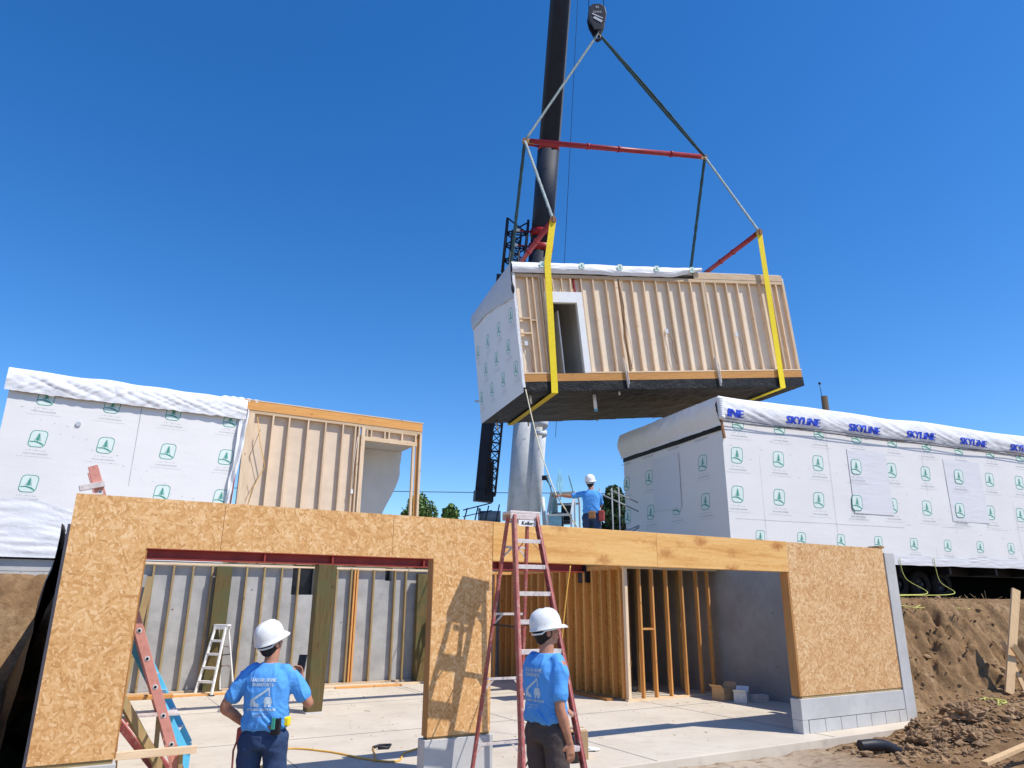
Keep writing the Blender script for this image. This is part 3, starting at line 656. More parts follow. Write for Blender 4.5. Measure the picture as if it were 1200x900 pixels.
# ------------------------------------------------------------------ hoisted module
SL, SW, SH = 9.32, 4.74, 3.85
SM = Matrix.Translation((.341, 19.305, 7.594)) @ Matrix.Rotation(R(16.9), 4, 'Z') @ Matrix.Rotation(R(-6.51), 4, 'Y') @ Matrix.Rotation(R(2.0), 4, 'X') @ Matrix.Diagonal((1.03, 1, 1, 1))
sm = empty('house_module', mat=SM, label='tilted house module hanging in yellow straps from the crane, stud side showing', cat='house module', group='prefabricated house modules')
def sb(name, mat, *bx, bevel=0, label=None):
    mb = MB()
    for b in bx: mb.box(*b)
    return mb.build(name, mat, sm, bevel=bevel, label=label)
sb('rim_board', 'rim_orange', (0, 9.40, -.012, .04, .27, .50))
sb('bottom_plate', 'lumber_along', (0.02, .97, -.02, .09, .50, .54), (2.05, 9.42, -.02, .09, .50, .54)); sb('top_plate', 'lumber_along', (0.02, 9.32, -.004, .13, 3.50, 3.60))
st = [.06, .42, .60, .80, 2.12, 2.51, 2.93, 3.27, 3.40, 3.80, 4.20, 4.62, 5.04, 5.44, 5.85, 6.28, 6.36, 6.74, 7.14, 7.56, 8.0, 8.42, 8.84, 9.05, 9.34]
for i, x in enumerate(st):
    wd = .09 if x in (3.27, 6.28, 9.34) else .04
    sb('stud', 'lumber', (x-wd/2, x+wd/2, -.001 if i % 3 else 0, .124, .54, 3.50))
for x in (.96, 1.22, 1.50, 1.78): sb('cripple_stud', 'lumber', (x-.02, x+.02, 0, .09, 3.04, 3.50))
sb('corner_stud', 'lumber', (.84, .92, -.003, .09, .54, 3.50)); sb('door_lining', 'rig_red', (1.88, 1.92, .01, .09, 3.04, 3.5))
sb('blocking', 'lumber_along', (.44, .58+.0, .002, .088, 2.12, 2.16)); sb('blocking', 'lumber_along', (.08, .40, .002, .088, 2.18, 2.22)); sb('blocking', 'lumber_along', (.08, .40, .002, .088, 1.72, 1.76))
sb('sheathing', 'drywall_tan', (.02, .98, .125, .14, .50, 3.55), (2.03, 9.36, .125, .14, .50, 3.55), (.98, 2.03, .125, .14, 3.04, 3.55))
sb('door_frame', 'white_paint', (.90, 1.04, -.016, .13, .505, 3.04), (1.90, 2.09, -.016, .13, .505, 3.04), (1.04, 1.90, -.016, .13, 2.70, 3.04), bevel=.004, label='wide white door frame')
sb('interior_wall', 'white_wall', (.10, 9.3, 4.56, 4.60, .32, 3.5), (9.26, 9.3, .12, 4.54, .32, 3.5), (.08, .12, .12, 4.54, .32, 3.5), (2.15, 2.2, .12, 3.2, .32, 3.5), (1.35, 1.38, 1.9, 4.54, .32, 3.5))
sb('ceiling', 'white_wall', (.1, 9.3, .11, 4.59, 3.5, 3.56)); sb('floor_frame', 'lumber_old', (.02, 9.38, .05, 4.70, .29, .33))
sb('door_panel', 'white_paint', (1.46, 1.50, .5, 1.3, .34, 2.62))
sb('roof_rim', 'lumber_along', (6.0, 9.32, -.01, .04, 3.61, 3.82), label='bare board edge at the right of the roof'); sb('roof_panel', 'tarp', (.02, 9.3, .05, 4.72, 3.75, 3.86))
# end wall: wrap with badges, hanging grey tarp above
def se(a, b, off): return V((-.01-off-.006*nz(a, b, 7, 1.1), a, b))
mb = MB(); mb.grid(lambda a, b: se(SW*(1-a), -.03+(3.75)*b, 0) + V((-.05*sst((b-.9)*10)*0, 0, 0)), 36, 26)
for row, zc, o in ((0, 2.45, .5), (1, 1.62, 1.0), (2, .80, .5)):
    for k in range(4):
        y = o+1.3*k
        if y < 4.5: logo(mb, lambda a, b, q: se(SW-a, b, q), SW-y, zc, .42, 1, 2, 3)
mb.build('end_wrap', ['wrap', 'logo_green', 'logo_fill', 'logo_text'], sm, recalc=False)
mb = MB(); mb.grid(lambda a, b: V((-.03-.03*math.sin(b*3)-.02*abs(nz(a*9, b*2, 3)), -.02+(SW+.04)*a, 3.93-(.55+.55*(1-a)*sst(1-a)+.1*nz(a*4, 0, 1))*b)), 50, 16)
mb.build('end_tarp', 'tarp_grey', sm, recalc=False)
mb = MB(); mb.grid(lambda a, b: V((-.025+.08*a-.006*math.sin(b*17), -.02-.012*abs(nz(b*9, a, 2)), .1+3.55*b)), 4, 60); mb.build('wrap_edge', 'tarp', sm, recalc=False)
mb = MB(); mb.ball((-.04, -.03, 3.1), (.05, .05, .16), n=8); mb.tube([(-.03, -.04, 3.85), (-.06, -.05, 3.4), (-.04, -.04, 3.1)], .02, 6); mb.build('strap_end', 'steel_dark', sm)
def stp(a, b):
    x = -.02+6.3*a; e_ = nz(x*.7, 2, 0)
    if b < .3: t_ = b/.3; return V((x, 3.0*(1-t_), 3.95+.03*e_+.04*nz(x, t_*4, 2)*(1-t_)))
    t_ = (b-.3)/.7; f = nz(x*2, 5, t_*4)
    return V((x, -.05-.06*math.sin(t_*3.1)-.03*abs(nz(x*1.3, 7, t_*6)), 3.95+.03*e_-(.34-.22*sst((a-.8)/.2))*t_-.02*f))
mb = MB(); mb.grid(stp, 120, 22)
for k in range(5): logo(mb, lambda a, b, o: V((a, -.13-o, b)), .9+1.25*k, 3.86, .20, 1, 2, 3, text=False)
mb.build('roof_tarp', ['tarp', 'logo_green', 'logo_fill', 'logo_text'], sm, recalc=False)
# black wrapped underside
mb = MB()
def un(a, b):
    x = 9.42*a; y = SW*b; z = -.02+.02*nz(x*1.6, y*1.6, 1)+.014*nz(x*5, y*5, 3)-.05*math.sin(math.pi*a)*math.sin(math.pi*b)
    return V((x, y, z))
mb.grid(un, 110, 70); mb.grid(lambda a, b: V((9.42*a, -.006-.012*abs(nz(a*60, b*3, 2)), -.02+.29*b+(.02*nz(9.42*a*1.6, 0, 1)+.014*nz(9.42*a*5, 0, 3))*(1-b))), 110, 6)
mb.grid(lambda a, b: V((9.421, SW*a, -.02+.3*b)), 10, 2); mb.grid(lambda a, b: V((9.42*a, SW+.0, -.02+.3*b)), 10, 2)
mb.build('underside_membrane', 'membrane', sm, recalc=False)
sb('end_wall', 'white_wall', (9.36, 9.40, .03, 4.72, .3, 3.74)); sb('back_wall', 'wrap', (.02, 9.38, 4.725, 4.74, .3, 3.74))
# hardware
for x in (3.19, 6.31):
    mb = MB(); mb.bar((x-.04, -.03, .95), (x+.0, -.035, .02), .10, .012, (1, 0, 0)); mb.bar((x+.05, -.035, .78), (x+.05, -.04, .12), .04, .012, (1, 0, 0)); mb.build('strap_tie', 'aluminium', sm)
mb = MB(); mb.tube([(2.35, .55, .0), (2.35, .55, -.48)], .05, 12); mb.tube([(2.35, .55, -.48), (2.35, .55, -.54)], .055, 12, 1); mb.build('drain_pipe', ['white_paint', 'ladder_cyan'], sm)
for x, y, h in ((3.0, .2, .14), (.30, .35, .3), (1.6, 4.54, .2), (.45, 4.4, .35), (4.2, 4.6, .1), (6.4, 4.54, .1)): mb = MB(); mb.tube([(x, y, 0), (x, y, -h)], .03, 8); mb.build('pipe_stub', 'aluminium', sm)
for x, z in ((4.78, 1.85), (7.25, 1.75), (.22, 1.45)): 
    mb = MB(); mb.box(x-.05, x+.05, .03, .092, z-.08, z+.05); mb.build('outlet_box', 'aluminium', sm)
    mb = MB(); mb.tube([(x+.06, .05, z-.06), (x+.14, .03, z-.35), (x+.10, .03, z-.7), (x+.18, .03, z-1.1)], .008, 5); mb.build('cable', 'leather', sm)
mb = MB(); mb.tube([(3.36, -.01, 3.5), (3.42, -.015, 2.6), (3.30, -.015, 1.6), (3.42, -.02, .6)], .010, 5); mb.tube([(3.46, -.01, 3.5), (3.40, -.015, 2.2), (3.50, -.015, 1.2), (3.40, -.02, .6)], .008, 5, 1); mb.build('cable', ['leather', 'lumber'], sm)

# ------------------------------------------------------------------ rigging (all from the hook)
P = lambda x, y, z: SM @ V((x, y, z))
NL, NR, FL, FRr = P(1.37, -.2, 5.32), P(8.63, -.2, 5.30), P(1.57, 4.94, 5.54), P(9.0, 4.94, 5.41)
SLp, SR, HK = P(1.74, 2.37, 9.67), P(8.9, 2.37, 9.7), P(5.14, 2.37, 14.66)
def ribbon(name, pts, wd, mat, label, cat, group, wdir=None, th_=.012):
    mb = MB()
    for k, (p, q) in enumerate(zip(pts, pts[1:])):
        d = (q-p).normalized(); ref = V(wdir) if wdir else d.cross(V((0, 1, 0))).normalized()
        nrm = d.cross(ref).normalized(); mb.bar(p-d*.004, q+d*.004, wd, th_, nrm)
    return tag(mb.build(name, mat), label, cat, group)
WD = (SM.to_3x3() @ V((1, 0, 0)))
ribbon('lifting_strap', [NL, P(1.06, -.15, 3.9), P(.90, -.07, .2), P(.88, -.07, -.09), P(1.05, 4.84, -.09), P(1.3, 4.87, 3.95), FL], .20, 'yellow_web', 'yellow webbing strap round the module beside its doorway', 'strap', 'yellow straps round the hoisted module', WD)
ribbon('lifting_strap', [NR, P(8.62, -.15, 3.9), P(8.55, -.07, .2), P(8.54, -.07, -.09), P(8.75, 4.84, -.09), P(8.85, 4.87, 3.95), FRr], .20, 'yellow_web', 'yellow webbing strap round the module near its right end, away from the doorway', 'strap', 'yellow straps round the hoisted module', WD)
def spreader(name, p, q, r, label):
    e = empty(name, (p+q)/2, label=label, cat='spreader bar', group='red spreader bars'); c = (p+q)/2; d = (q-p).normalized()
    mb = MB(); mb.tube([p-c+d*.2, q-c-d*.2], r, 14); 
    mb.build('tube', 'rig_red', e)
    for k in (.33, .5, .8): mb = MB(); mb.tube([p-c+(q-p)*(k-.006), p-c+(q-p)*(k+.006)], r*1.25, 14); mb.build('collar', 'rig_red', e)
    for s_, x in ((1, p), (-1, q)):
        mb = MB(); mb.bar(x-c-d*.06*s_, x-c+d*.34*s_, .05, .20); mb.tube([x-c+V((0, -.05, -.02)), x-c+V((0, .05, -.02))], .10, 12); mb.build('end_lug', 'leather' if r > .08 else 'rig_red', e)
    return e
spreader('spreader_bar', SLp, SR, .095, 'long nearly level red spreader bar under the crane hook')
spreader('spreader_bar', NL, FL, .085, 'short red crossbar above the left end of the hoisted module')
spreader('spreader_bar', NR, FRr, .085, 'short red crossbar above the right end of the hoisted module')
def sling(p, q, r, mat, label, twist=.02, double=0):
    mb = MB(); n = 26; d = (q-p); a = d.cross(V((0, 1, 0))).normalized()
    for k in ((0,) if not double else (-1, 1)):
        mb.tube([p+d*(i/n)+a*(k*double*math.sin(math.pi*i/n)+.012*nz(i*.8, k, 3)) for i in range(n+1)], [(r*(1+.3*nz(i*.9, 2, k)), r*.7) for i in range(n+1)], 8)
    return tag(mb.build('sling', mat, recalc=True), label, 'sling', 'round slings below the crane hook')
HL = HK+V((-.03, 0, -.05)); HR = HK+V((.05, 0, -.05))
sling(HL, SLp, .065, 'grey_sling', 'pale worn sling from the hook down to the left end of the long spreader bar')
sling(HR, SR, .055, 'green_sling', 'dark doubled sling from the hook down to the right end of the long spreader bar', double=.05)
sling(SLp, NL, .055, 'grey_sling', 'sling from the long spreader bar down to the near end of the left crossbar')
sling(SLp, FL, .06, 'green_sling', 'dark sling from the long spreader bar down to the far end of the left crossbar')
sling(SR, NR, .055, 'grey_sling', 'sling from the long spreader bar down to the near end of the right crossbar')
sling(SR, FRr, .06, 'green_sling', 'dark sling from the long spreader bar down to the far end of the right crossbar')
# hook block
hb = empty('hook_block', HK+V((-.04, 0, .62)), .0, label='black crane hook block with a pale striped plate hanging on steel cables', cat='hook block')
prof = [(-.13, -.62), (.13, -.62), (.30, -.22), (.36, .15), (.30, .48), (.14, .62), (-.14, .62), (-.30, .48), (-.36, .15), (-.30, -.22)]
for y in (-.22, .16): mb = MB(); mb.prism(prof, lambda a, b, d: V((a, d, b)), y, y+.06); mb.build('cheek_plate', 'steel_dark', hb, bevel=.02)
mb = MB(); mb.tube([(0, -.15, .12), (0, .15, .12)], .31, 24); mb.build('sheave', 'steel_dark', hb)
mb = MB(); mb.bar((-.14, -.232, -.05), (.17, -.232, -.26), .11, .006, (0, 1, 0)); mb.bar((-.2, -.232, .12), (.2, -.232, -.10), .05, .006, (0, 1, 0)); put_text(mb, 'CRANE', lambda a, b, o: V((a, -.232-o, b)), 0, .16, .34, .09, .0, 0); put_text(mb, '40', lambda a, b, o: V((a, -.232-o, b)), 0, .38, .14, .12, .0, 0)
mb.build('marking', 'tarp_grey', hb)
mb = MB(); mb.tube([(0, 0, -.55), (0, 0, -.68), (.10, 0, -.76), (.10, 0, -.88), (0, 0, -.95), (-.10, 0, -.88), (-.11, 0, -.80)], [.06, .06, .06, .07, .07, .05, .03], 12); mb.build('hook', 'steel_dark', hb)
TIP = V((HK.x+.05, HK.y+.2, 44.5))
for dx in (-.30, .30):
    mb = MB(); mb.tube([V((dx, 0, .12)), TIP-hb.location+V((dx*.4, 0, -1))], .014, 6); mb.build('cable', 'steel_dark', hb)

# ------------------------------------------------------------------ crane
BB = V((.33, 34.4, 4.6)); bd = (TIP-BB).normalized(); BL = (TIP-BB).length
cr = empty('mobile_crane', (.5, 35.5, 2.0), label='mobile crane with a white and charcoal telescopic boom rising behind the garage', cat='crane'); C0 = cr.location.copy()
bside = bd.cross(V((0, 0, 1))).normalized(); bup = bside.cross(bd).normalized()
def boom(t0, t1, r, mat, n=20, name='boom_section', label=None):
    mb = MB(); rings = []
    for t_ in (t0, t1):
        c = BB+bd*(BL*t_)-C0
        rings.append([mb.b.verts.new(c+bside*(r*abs(math.cos(a))**.8*(1 if math.cos(a) > 0 else -1))+bup*(r*1.15*abs(math.sin(a))**.8*(1 if math.sin(a) > 0 else -1))) for a in [6.28318*k/28 for k in range(28)]])
    for k in range(28): mb.b.faces.new((rings[0][k], rings[0][(k+1) % 28], rings[1][(k+1) % 28], rings[1][k]))
    mb.b.faces.new(rings[0][::-1]); mb.b.faces.new(rings[1]); o = mb.build(name, mat, cr, label=label)
    for p in o.data.polygons: p.use_smooth = len(p.vertices) == 4
    return o
boom(-.03, .155, .62, 'crane_white', label='thick white lowest boom section'); boom(.155, .335, .52, 'crane_grey', label='charcoal boom section behind the module'); boom(.335, .45, .49, 'crane_grey'); boom(.45, 1.0, .45, 'crane_grey', label='charcoal upper boom section running out of the picture')
def collar(t_, r, prot=True):
    boom(t_-.004, t_+.004, r, 'crane_red', name='boom_collar')
    mb = MB(); c = BB+bd*(BL*t_)-C0
    mb.tube([c+bside*(r*.9), c+bside*(r+.55)], .05, 8); mb.tube([c+bside*(r+.55), c+bside*(r+.75)+V((0, 0, .03))], .08, 8, 1); mb.build('collar_pin', ['crane_red', 'aluminium'], cr)
collar(.335, .57); collar(.352, .54); collar(.450, .50)
mb = MB(); A_ = BB+bd*(BL*.2)-C0-bside*.50; mb.bar(A_, BB+bd*(BL*.94)-C0-bside*.42, .05, .16, bside)
mb.build('boom_wear_strip', 'pipe_grey', cr)
# luffing cylinder on the right
cb = V((1.0, 33.9, 4.4))-C0; ct = cb+(bd*5.9)+V((-.05, 0, 0))
mb = MB(); mb.tube([cb, ct], .30, 20); mb.tube([ct-bd*.35, ct], .36, 20); mb.tube([ct-bd*.75, ct-bd*.55], .34, 20); mb.build('lift_cylinder', 'crane_white', cr)
mb = MB(); mb.tube([ct, ct+bd*6], .13, 14); mb.tube([ct+V((.12, -.1, 0)), ct+bd*6+V((.12, -.1, 0))], .04, 8, 1); mb.tube([ct+V((-.10, -.2, 0)), ct+bd*6+V((-.10, -.2, 0))], .17, 10, 2); mb.build('cylinder_rod', ['crane_white', 'aluminium', 'crane_grey'], cr)
mb = MB(); mb.tube([(1.0-C0.x+.5, 33.8-C0.y, 9.0-C0.z-2.4), (1.9-C0.x-.3, 33.8-C0.y, 5.0-C0.z)], .09, 8); mb.ball((1.25-C0.x, 33.8-C0.y, 7.0), .16, n=8); mb.build('brace', 'crane_white', cr)
# stowed lattice jib left of the boom
def lattice(name, A, B, wd, dp, bays, r=.045, r2=.025):
    d = (B-A); ax = d.normalized(); s1 = ax.cross(V((0, 1, 0))).normalized(); s2 = s1.cross(ax).normalized(); mb = MB()
    cor = [(s1*(i*wd/2)+s2*(j*dp/2)) for i, j in ((-1, -1), (1, -1), (1, 1), (-1, 1))]
    for c in cor: mb.tube([A+c, B+c], r, 6)
    for k in range(bays):
        p, q = A+d*(k/bays), A+d*((k+1)/bays)
        for i in range(4):
            a, b = cor[i], cor[(i+1) % 4]
            mb.tube([p+a, q+b] if (k+i) % 2 else [p+b, q+a], r2, 5); mb.tube([p+a, p+b], r2, 5)
    return mb.build(name, 'steel_dark', cr, recalc=False)
ja, jb = V((-.98, 33.6, 6.65))-C0, V((.17, 30.2, 18.6))-C0
jd = (jb-ja).normalized()
lattice('lattice_jib', ja+bup*0, jb-bside*0, .42, .5, 30)
mb = MB(); mb.bar(ja+bside*.50, ja+bside*.50+jd*10.5, .52, .20, (0, 1, 0)); mb.build('jib_plate', 'crane_grey', cr)
mb = MB(); mb.bar(ja-bd*.1-bside*.1, ja-bd*.05+bside*.78, .5, .5, (0, 1, 0)); mb.bar(ja+bside*.05, ja+bside*.1+bd*1.6, .28, .3, (0, 1, 0)); mb.build('jib_foot', 'steel_dark', cr)
lattice('lattice_jib', jb+jd*-1.9, jb+jd*.7, 1.0, .5, 4, .06, .04)
mb = MB(); mb.tube([ja+bd*4.4+bside*.4, ja+bd*4.4+bside*1.1], .05, 8); mb.build('jib_link', 'aluminium', cr)
# upper works, cab and carrier
cx = lambda x, y, z: V((x, y, z))-C0
def cbx(name, mat, x0, x1, y0, y1, z0, z1, bevel=.03, label=None, par=None):
    mb = MB(); mb.box(x0-C0.x, x1-C0.x, y0-C0.y, y1-C0.y, z0-C0.z, z1-C0.z); return mb.build(name, mat, par or cr, bevel=bevel, label=label)
cbx('upper_body', 'crane_white', -.9, 1.6, 33.4, 39.5, 3.9, 5.1); cbx('counterweight', 'crane_grey', -1.2, 2.2, 39.5, 41, 3.9, 5.6); cbx('carrier', 'crane_white', -1.2, 2.0, 28.8, 42.5, 3.0, 3.85)
mb = MB(); mb.tube([cx(.4, 35.5, 3.8), cx(.4, 35.5, 3.95)], 1.1, 28); mb.build('turntable', 'crane_grey', cr)
for y in (30, 31.6, 36.4, 38, 39.6, 41.2):
    for x in (-1.05, 1.85):
        mb = MB(); mb.lathe([(.3, -.2), (.6, -.22), (.68, -.12), (.68, .12), (.6, .22), (.3, .2)], cx(x, y, 2.68), 26, M_=Matrix.Rotation(R(90), 4, 'Y')); o = mb.build('wheel', 'rubber', cr)
        mb = MB(); mb.lathe([(.02, -.12), (.3, -.1), (.3, .1), (.02, .12)], cx(x, y, 2.68), 18, M_=Matrix.Rotation(R(90), 4, 'Y')); mb.build('rim', 'crane_white', o)
# cab: frame, glass, open windscreen
cab = empty('cab'); cab.parent = cr; cab.location = cx(2.45, 32.8, 5.0); cab.rotation_euler = (0, 0, R(-18))
def cp(name, mat, fn, **k): mb = MB(); fn(mb); return mb.build(name, mat, cab, **k)
side = [(-.95, -.15), (.75, -.15), (.75, 1.25), (.45, 1.62), (-.25, 1.62), (-.95, .55)]
def frame(mb):
    for x in (-.55, .55):
        for a, b in zip(side, side[1:]+side[:1]): mb.bar((x, a[0], a[1]), (x, b[0], b[1]), .09, .09, (1, 0, 0))
    for y, z in side: mb.bar((-.55, y, z), (.55, y, z), .09, .09)
    mb.bar((-.55, -.25, -.1), (-.55, -.25, 1.6), .07, .07, (1, 0, 0)); mb.bar((.55, -.25, -.1), (.55, -.25, 1.6), .07, .07, (1, 0, 0)); mb.box(-.6, .6, -.98, .78, -.22, -.08); mb.box(-.6, .6, -.35, .78, 1.6, 1.68)
cp('cab_frame', 'crane_white', frame, bevel=.01)
cp('cab_window', 'glass_cyan', lambda mb: mb.prism([(-.88, -.05), (-.30, -.05), (-.30, 1.5), (-.88, .55)], lambda a, b, d: V((d, a, b)), -.555, -.545))
cp('cab_window', 'glass_cyan', lambda mb: mb.prism([(-.20, -.05), (.70, -.05), (.70, 1.2), (.42, 1.56), (-.20, 1.56)], lambda a, b, d: V((d, a, b)), -.555, -.545))
cp('cab_window', 'glass_cyan', lambda mb: mb.prism([(-.50, -.02), (.1, -.02), (.1, .50), (-.50, .50)], lambda a, b, d: V((a, d, b)), -.96, -.95))
cp('windscreen', 'glass_cyan', lambda mb: mb.bar((0, -.35, 1.66), (0, -1.1, 2.25), 1.05, .02, (1, 0, 0)).bar((-.5, -.35, 1.68), (-.5, -1.12, 2.28), .05, .05).bar((.5, -.35, 1.68), (.5, -1.12, 2.28), .05, .05))
cp('seat', 'steel_dark', lambda mb: mb.box(-.28, .28, -.1, .4, .25, .4).box(-.25, .25, .35, .5, .4, 1.15), bevel=.05)
cp('operator_console', 'steel_dark', lambda mb: mb.box(-.45, .1, -.7, -.5, 0, .7), bevel=.04)
cp('mirror', 'steel_dark', lambda mb: mb.tube([(-.5, -.4, 1.9), (-.75, -.55, 2.3)], .03, 6).box(-.9, -.6, -.6, -.55, 2.2, 2.42))
cbx('access_platform', 'crane_white', -2.3, -.2, 33.2, 34.6, 5.0, 5.35, label='white winch platform with a thin handrail left of the boom')
mb = MB()
for x in (-2.2, -1.7, -1.2, -.7): mb.tube([cx(x, 33.3, 5.35), cx(x+.15, 33.3, 6.0+.12*(x+2.2))], .03, 6)
mb.tube([cx(-2.25, 33.3, 5.9), cx(-.9, 33.3, 6.25)], .03, 6); mb.tube([cx(-2.25, 33.3, 5.6), cx(-.9, 33.3, 5.9)], .025, 6)
mb.build('handrail', 'steel_dark', cr, recalc=False)
mb = MB(); mb.tube([cx(-1.5, 33.9, 5.65), cx(-.5, 33.9, 5.65)], .30, 16); mb.tube([cx(-1.55, 33.9, 5.65), cx(-1.45, 33.9, 5.65)], .42, 16); mb.build('winch_drum', 'pipe_grey', cr)
mb = MB(); mb.tube([BB+bd*(BL*.99)-C0+V((.4, -.5, 0)), cx(2.0, 31.5, 9.0)], .012, 5); mb.build('hoist_rope', 'steel_dark', cr)

# ------------------------------------------------------------------ background: trees, pole, wire
def tree(name, base, h, r, mat, label, n=5200, seed=1, squash=1.0):
    rnd = random.Random(seed); e = empty(name, base, label=label, cat='tree')
    mb = MB(); mb.tube([(0, 0, -.2), (.1, 0, h*.3), (.0, .1, h*.6), (.1, .1, h*.9)], [h*.03, h*.024, h*.014, h*.004], 10)
    tips = []
    for k in range(16):
        a = rnd.uniform(0, 6.28); z0 = h*rnd.uniform(.22, .75); L = r*rnd.uniform(.5, .95)*(1-.5*(z0/h)**2); t_ = V((math.cos(a)*L, math.sin(a)*L, z0+h*rnd.uniform(.08, .22)))
        mb.tube([(0, 0, z0), t_*.5+V((0, 0, z0*.5)), t_], [h*.011, h*.007, h*.003], 6); tips.append(t_)
    mb.build('trunk', 'bark', e)
    cl = []
    for k in range(70):
        z = h*(.22+.8*rnd.random()); q = (z/h-.22)/.8; rr = r*squash*(math.sin(math.pi*min(1, (q*.85+.15)))**.6)*(1.0-.45*q); a = rnd.uniform(0, 6.28); d = rr*math.sqrt(rnd.random())
        cl.append((V((math.cos(a)*d, math.sin(a)*d, z)), r*rnd.uniform(.16, .30)))
    mb = MB()
    for k in range(n):
        c, cr_ = rnd.choice(cl); d = V((rnd.gauss(0, 1), rnd.gauss(0, 1), rnd.gauss(0, .8))).normalized()*cr_*rnd.uniform(.5, 1.05)**.5
        s_ = rnd.uniform(.10, .22); a = V((rnd.gauss(0, 1), rnd.gauss(0, 1), rnd.gauss(0, 1))).normalized(); b = a.cross(V((rnd.gauss(0, 1), rnd.gauss(0, 1), rnd.gauss(0, 1)))).normalized(); p = c+d
        mb.face([p-a*s_, p+b*s_*.6, p+a*s_, p-b*s_*.6])
    mb.build('crown', mat, e, recalc=False); return e
tree('broadleaf_tree', (-8.0, 62, 2), 8.2, 2.7, 'leaf_light', 'light green tree seen beyond the open end of the left module', 9000, 3)
tree('broadleaf_tree', (-5.4, 63, 2), 7.6, 1.6, 'leaf_light', 'smaller light green tree right of the left module corner', 6000, 4)
tree('evergreen_tree', (6.1, 42, 2), 5.9, 1.7, 'leaf_dark', 'dark tree between the rope-pulling worker and the right module', 9000, 6)
tree('evergreen_tree', (8.2, 44, 2), 6.0, 2.0, 'leaf_dark', 'dark tree mostly hidden behind the right wrapped module', 6000, 8)
up = empty('utility_pole', (27.7, 60, 2), label='dark utility pole with a side arm above the right module roof', cat='utility pole')
mb = MB(); mb.tube([(0, 0, -.2), (-.1, 0, 17.3)], [.36, .27], 14); mb.build('pole', 'bark', up)
mb = MB(); mb.bar((-.1, 0, 15.9), (-1.2, 0, 15.9), .06, .06); mb.bar((-1.9, 0, 15.85), (-1.1, 0, 15.95), .14, .12); mb.tube([(-.3, 0, 17.0), (-.36, 0, 18.4)], .03, 6); mb.ball((-.36, 0, 18.5), .12, n=6); mb.build('lamp_arm', 'steel_dark', up)
w_ = MB(); w_.tube([V((-40+i*3.5, 58, 10.9-.6*math.sin(math.pi*i/24)+.0*i)) for i in range(25)], .03, 5); tag(w_.build('power_line', 'steel_dark'), 'thin dark power line crossing behind the garage', 'power line')
# pipe stair rail on the deck
pr = empty('pipe_railing', (2.55, 20.4, 2.0), label='grey pipe handrail with slanting rails behind the worker on the wall', cat='railing')
mb = MB()
for x in (0, .35, .55): mb.tube([(x, 0, 0), (x, 0, 3.0+.05*x)], .022, 8)
mb.build('post', 'pipe_grey', pr, recalc=False)
mb = MB(); mb.tube([(0, 0, 2.85), (1.1, 0, 2.35)], .022, 8); mb.tube([(.3, 0, 2.95), (1.1, 0, 2.6)], .02, 8); mb.tube([(.2, 0, 1.6), (1.1, 0, 1.95)], .022, 8); mb.tube([(0, 0, 1.3), (1.1, 0, 1.9)], .02, 8); mb.build('rail', 'pipe_grey', pr, recalc=False)
mb = MB(); mb.box(-.1, 1.2, -.1, .5, -.1, .05); mb.build('base', 'pipe_grey', pr)
# ------------------------------------------------------------------ people
def smooth_path(pts, rs, n=5):
    P_, R_ = [], []
    for i in range(len(pts)-1):
        p0, p1, p2, p3 = pts[max(i-1, 0)], pts[i], pts[i+1], pts[min(i+2, len(pts)-1)]
        for k in range(n):
            t_ = k/n; a = .5*((2*p1)+(p2-p0)*t_+(2*p0-5*p1+4*p2-p3)*t_*t_+(3*p1-p0-3*p2+p3)*t_**3)
            P_.append(a); r1, r2 = rs[i], rs[i+1]; tt = sst(t_)
            R_.append(tuple(x+(y-x)*tt for x, y in zip(r1, r2)) if isinstance(r1, tuple) else r1+(r2-r1)*tt)
    P_.append(pts[-1]); R_.append(rs[-1]); return P_, R_
def limb(mb, pts, rs, n=14, k=5, up=None):
    pts = [V(p) for p in pts]; P_, R_ = smooth_path(pts, rs, k); mb.tube(P_, R_, n, up=up)
    for p, r in ((pts[0], rs[0]), (pts[-1], rs[-1])):
        r = r if isinstance(r, tuple) else (r, r)
        mb.ball(p, min(r)*.98, n=8)
def remesh(o, vox, sm=4):
    md = o.modifiers.new('r', 'REMESH'); md.mode = 'VOXEL'; md.voxel_size = vox; md.use_smooth_shade = True
    s_ = o.modifiers.new('s', 'SMOOTH'); s_.factor = .5; s_.iterations = sm
    bake(o)
    for p in o.data.polygons: p.use_smooth = True
    return o
def torso(mb, rings, n=28):
    vs = []
    for z, rx_, ry_, cy in rings:
        vs.append([mb.b.verts.new((rx_*abs(math.cos(a))**.85*(1 if math.cos(a) > 0 else -1), cy+ry_*abs(math.sin(a))**.9*(1 if math.sin(a) > 0 else -1), z)) for a in [6.28318*k/n for k in range(n)]])
    for A, B in zip(vs, vs[1:]):
        for k in range(n): mb.b.faces.new((A[k], A[(k+1) % n], B[(k+1) % n], B[k]))
    mb.b.faces.new(vs[0][::-1]); mb.b.faces.new(vs[-1])
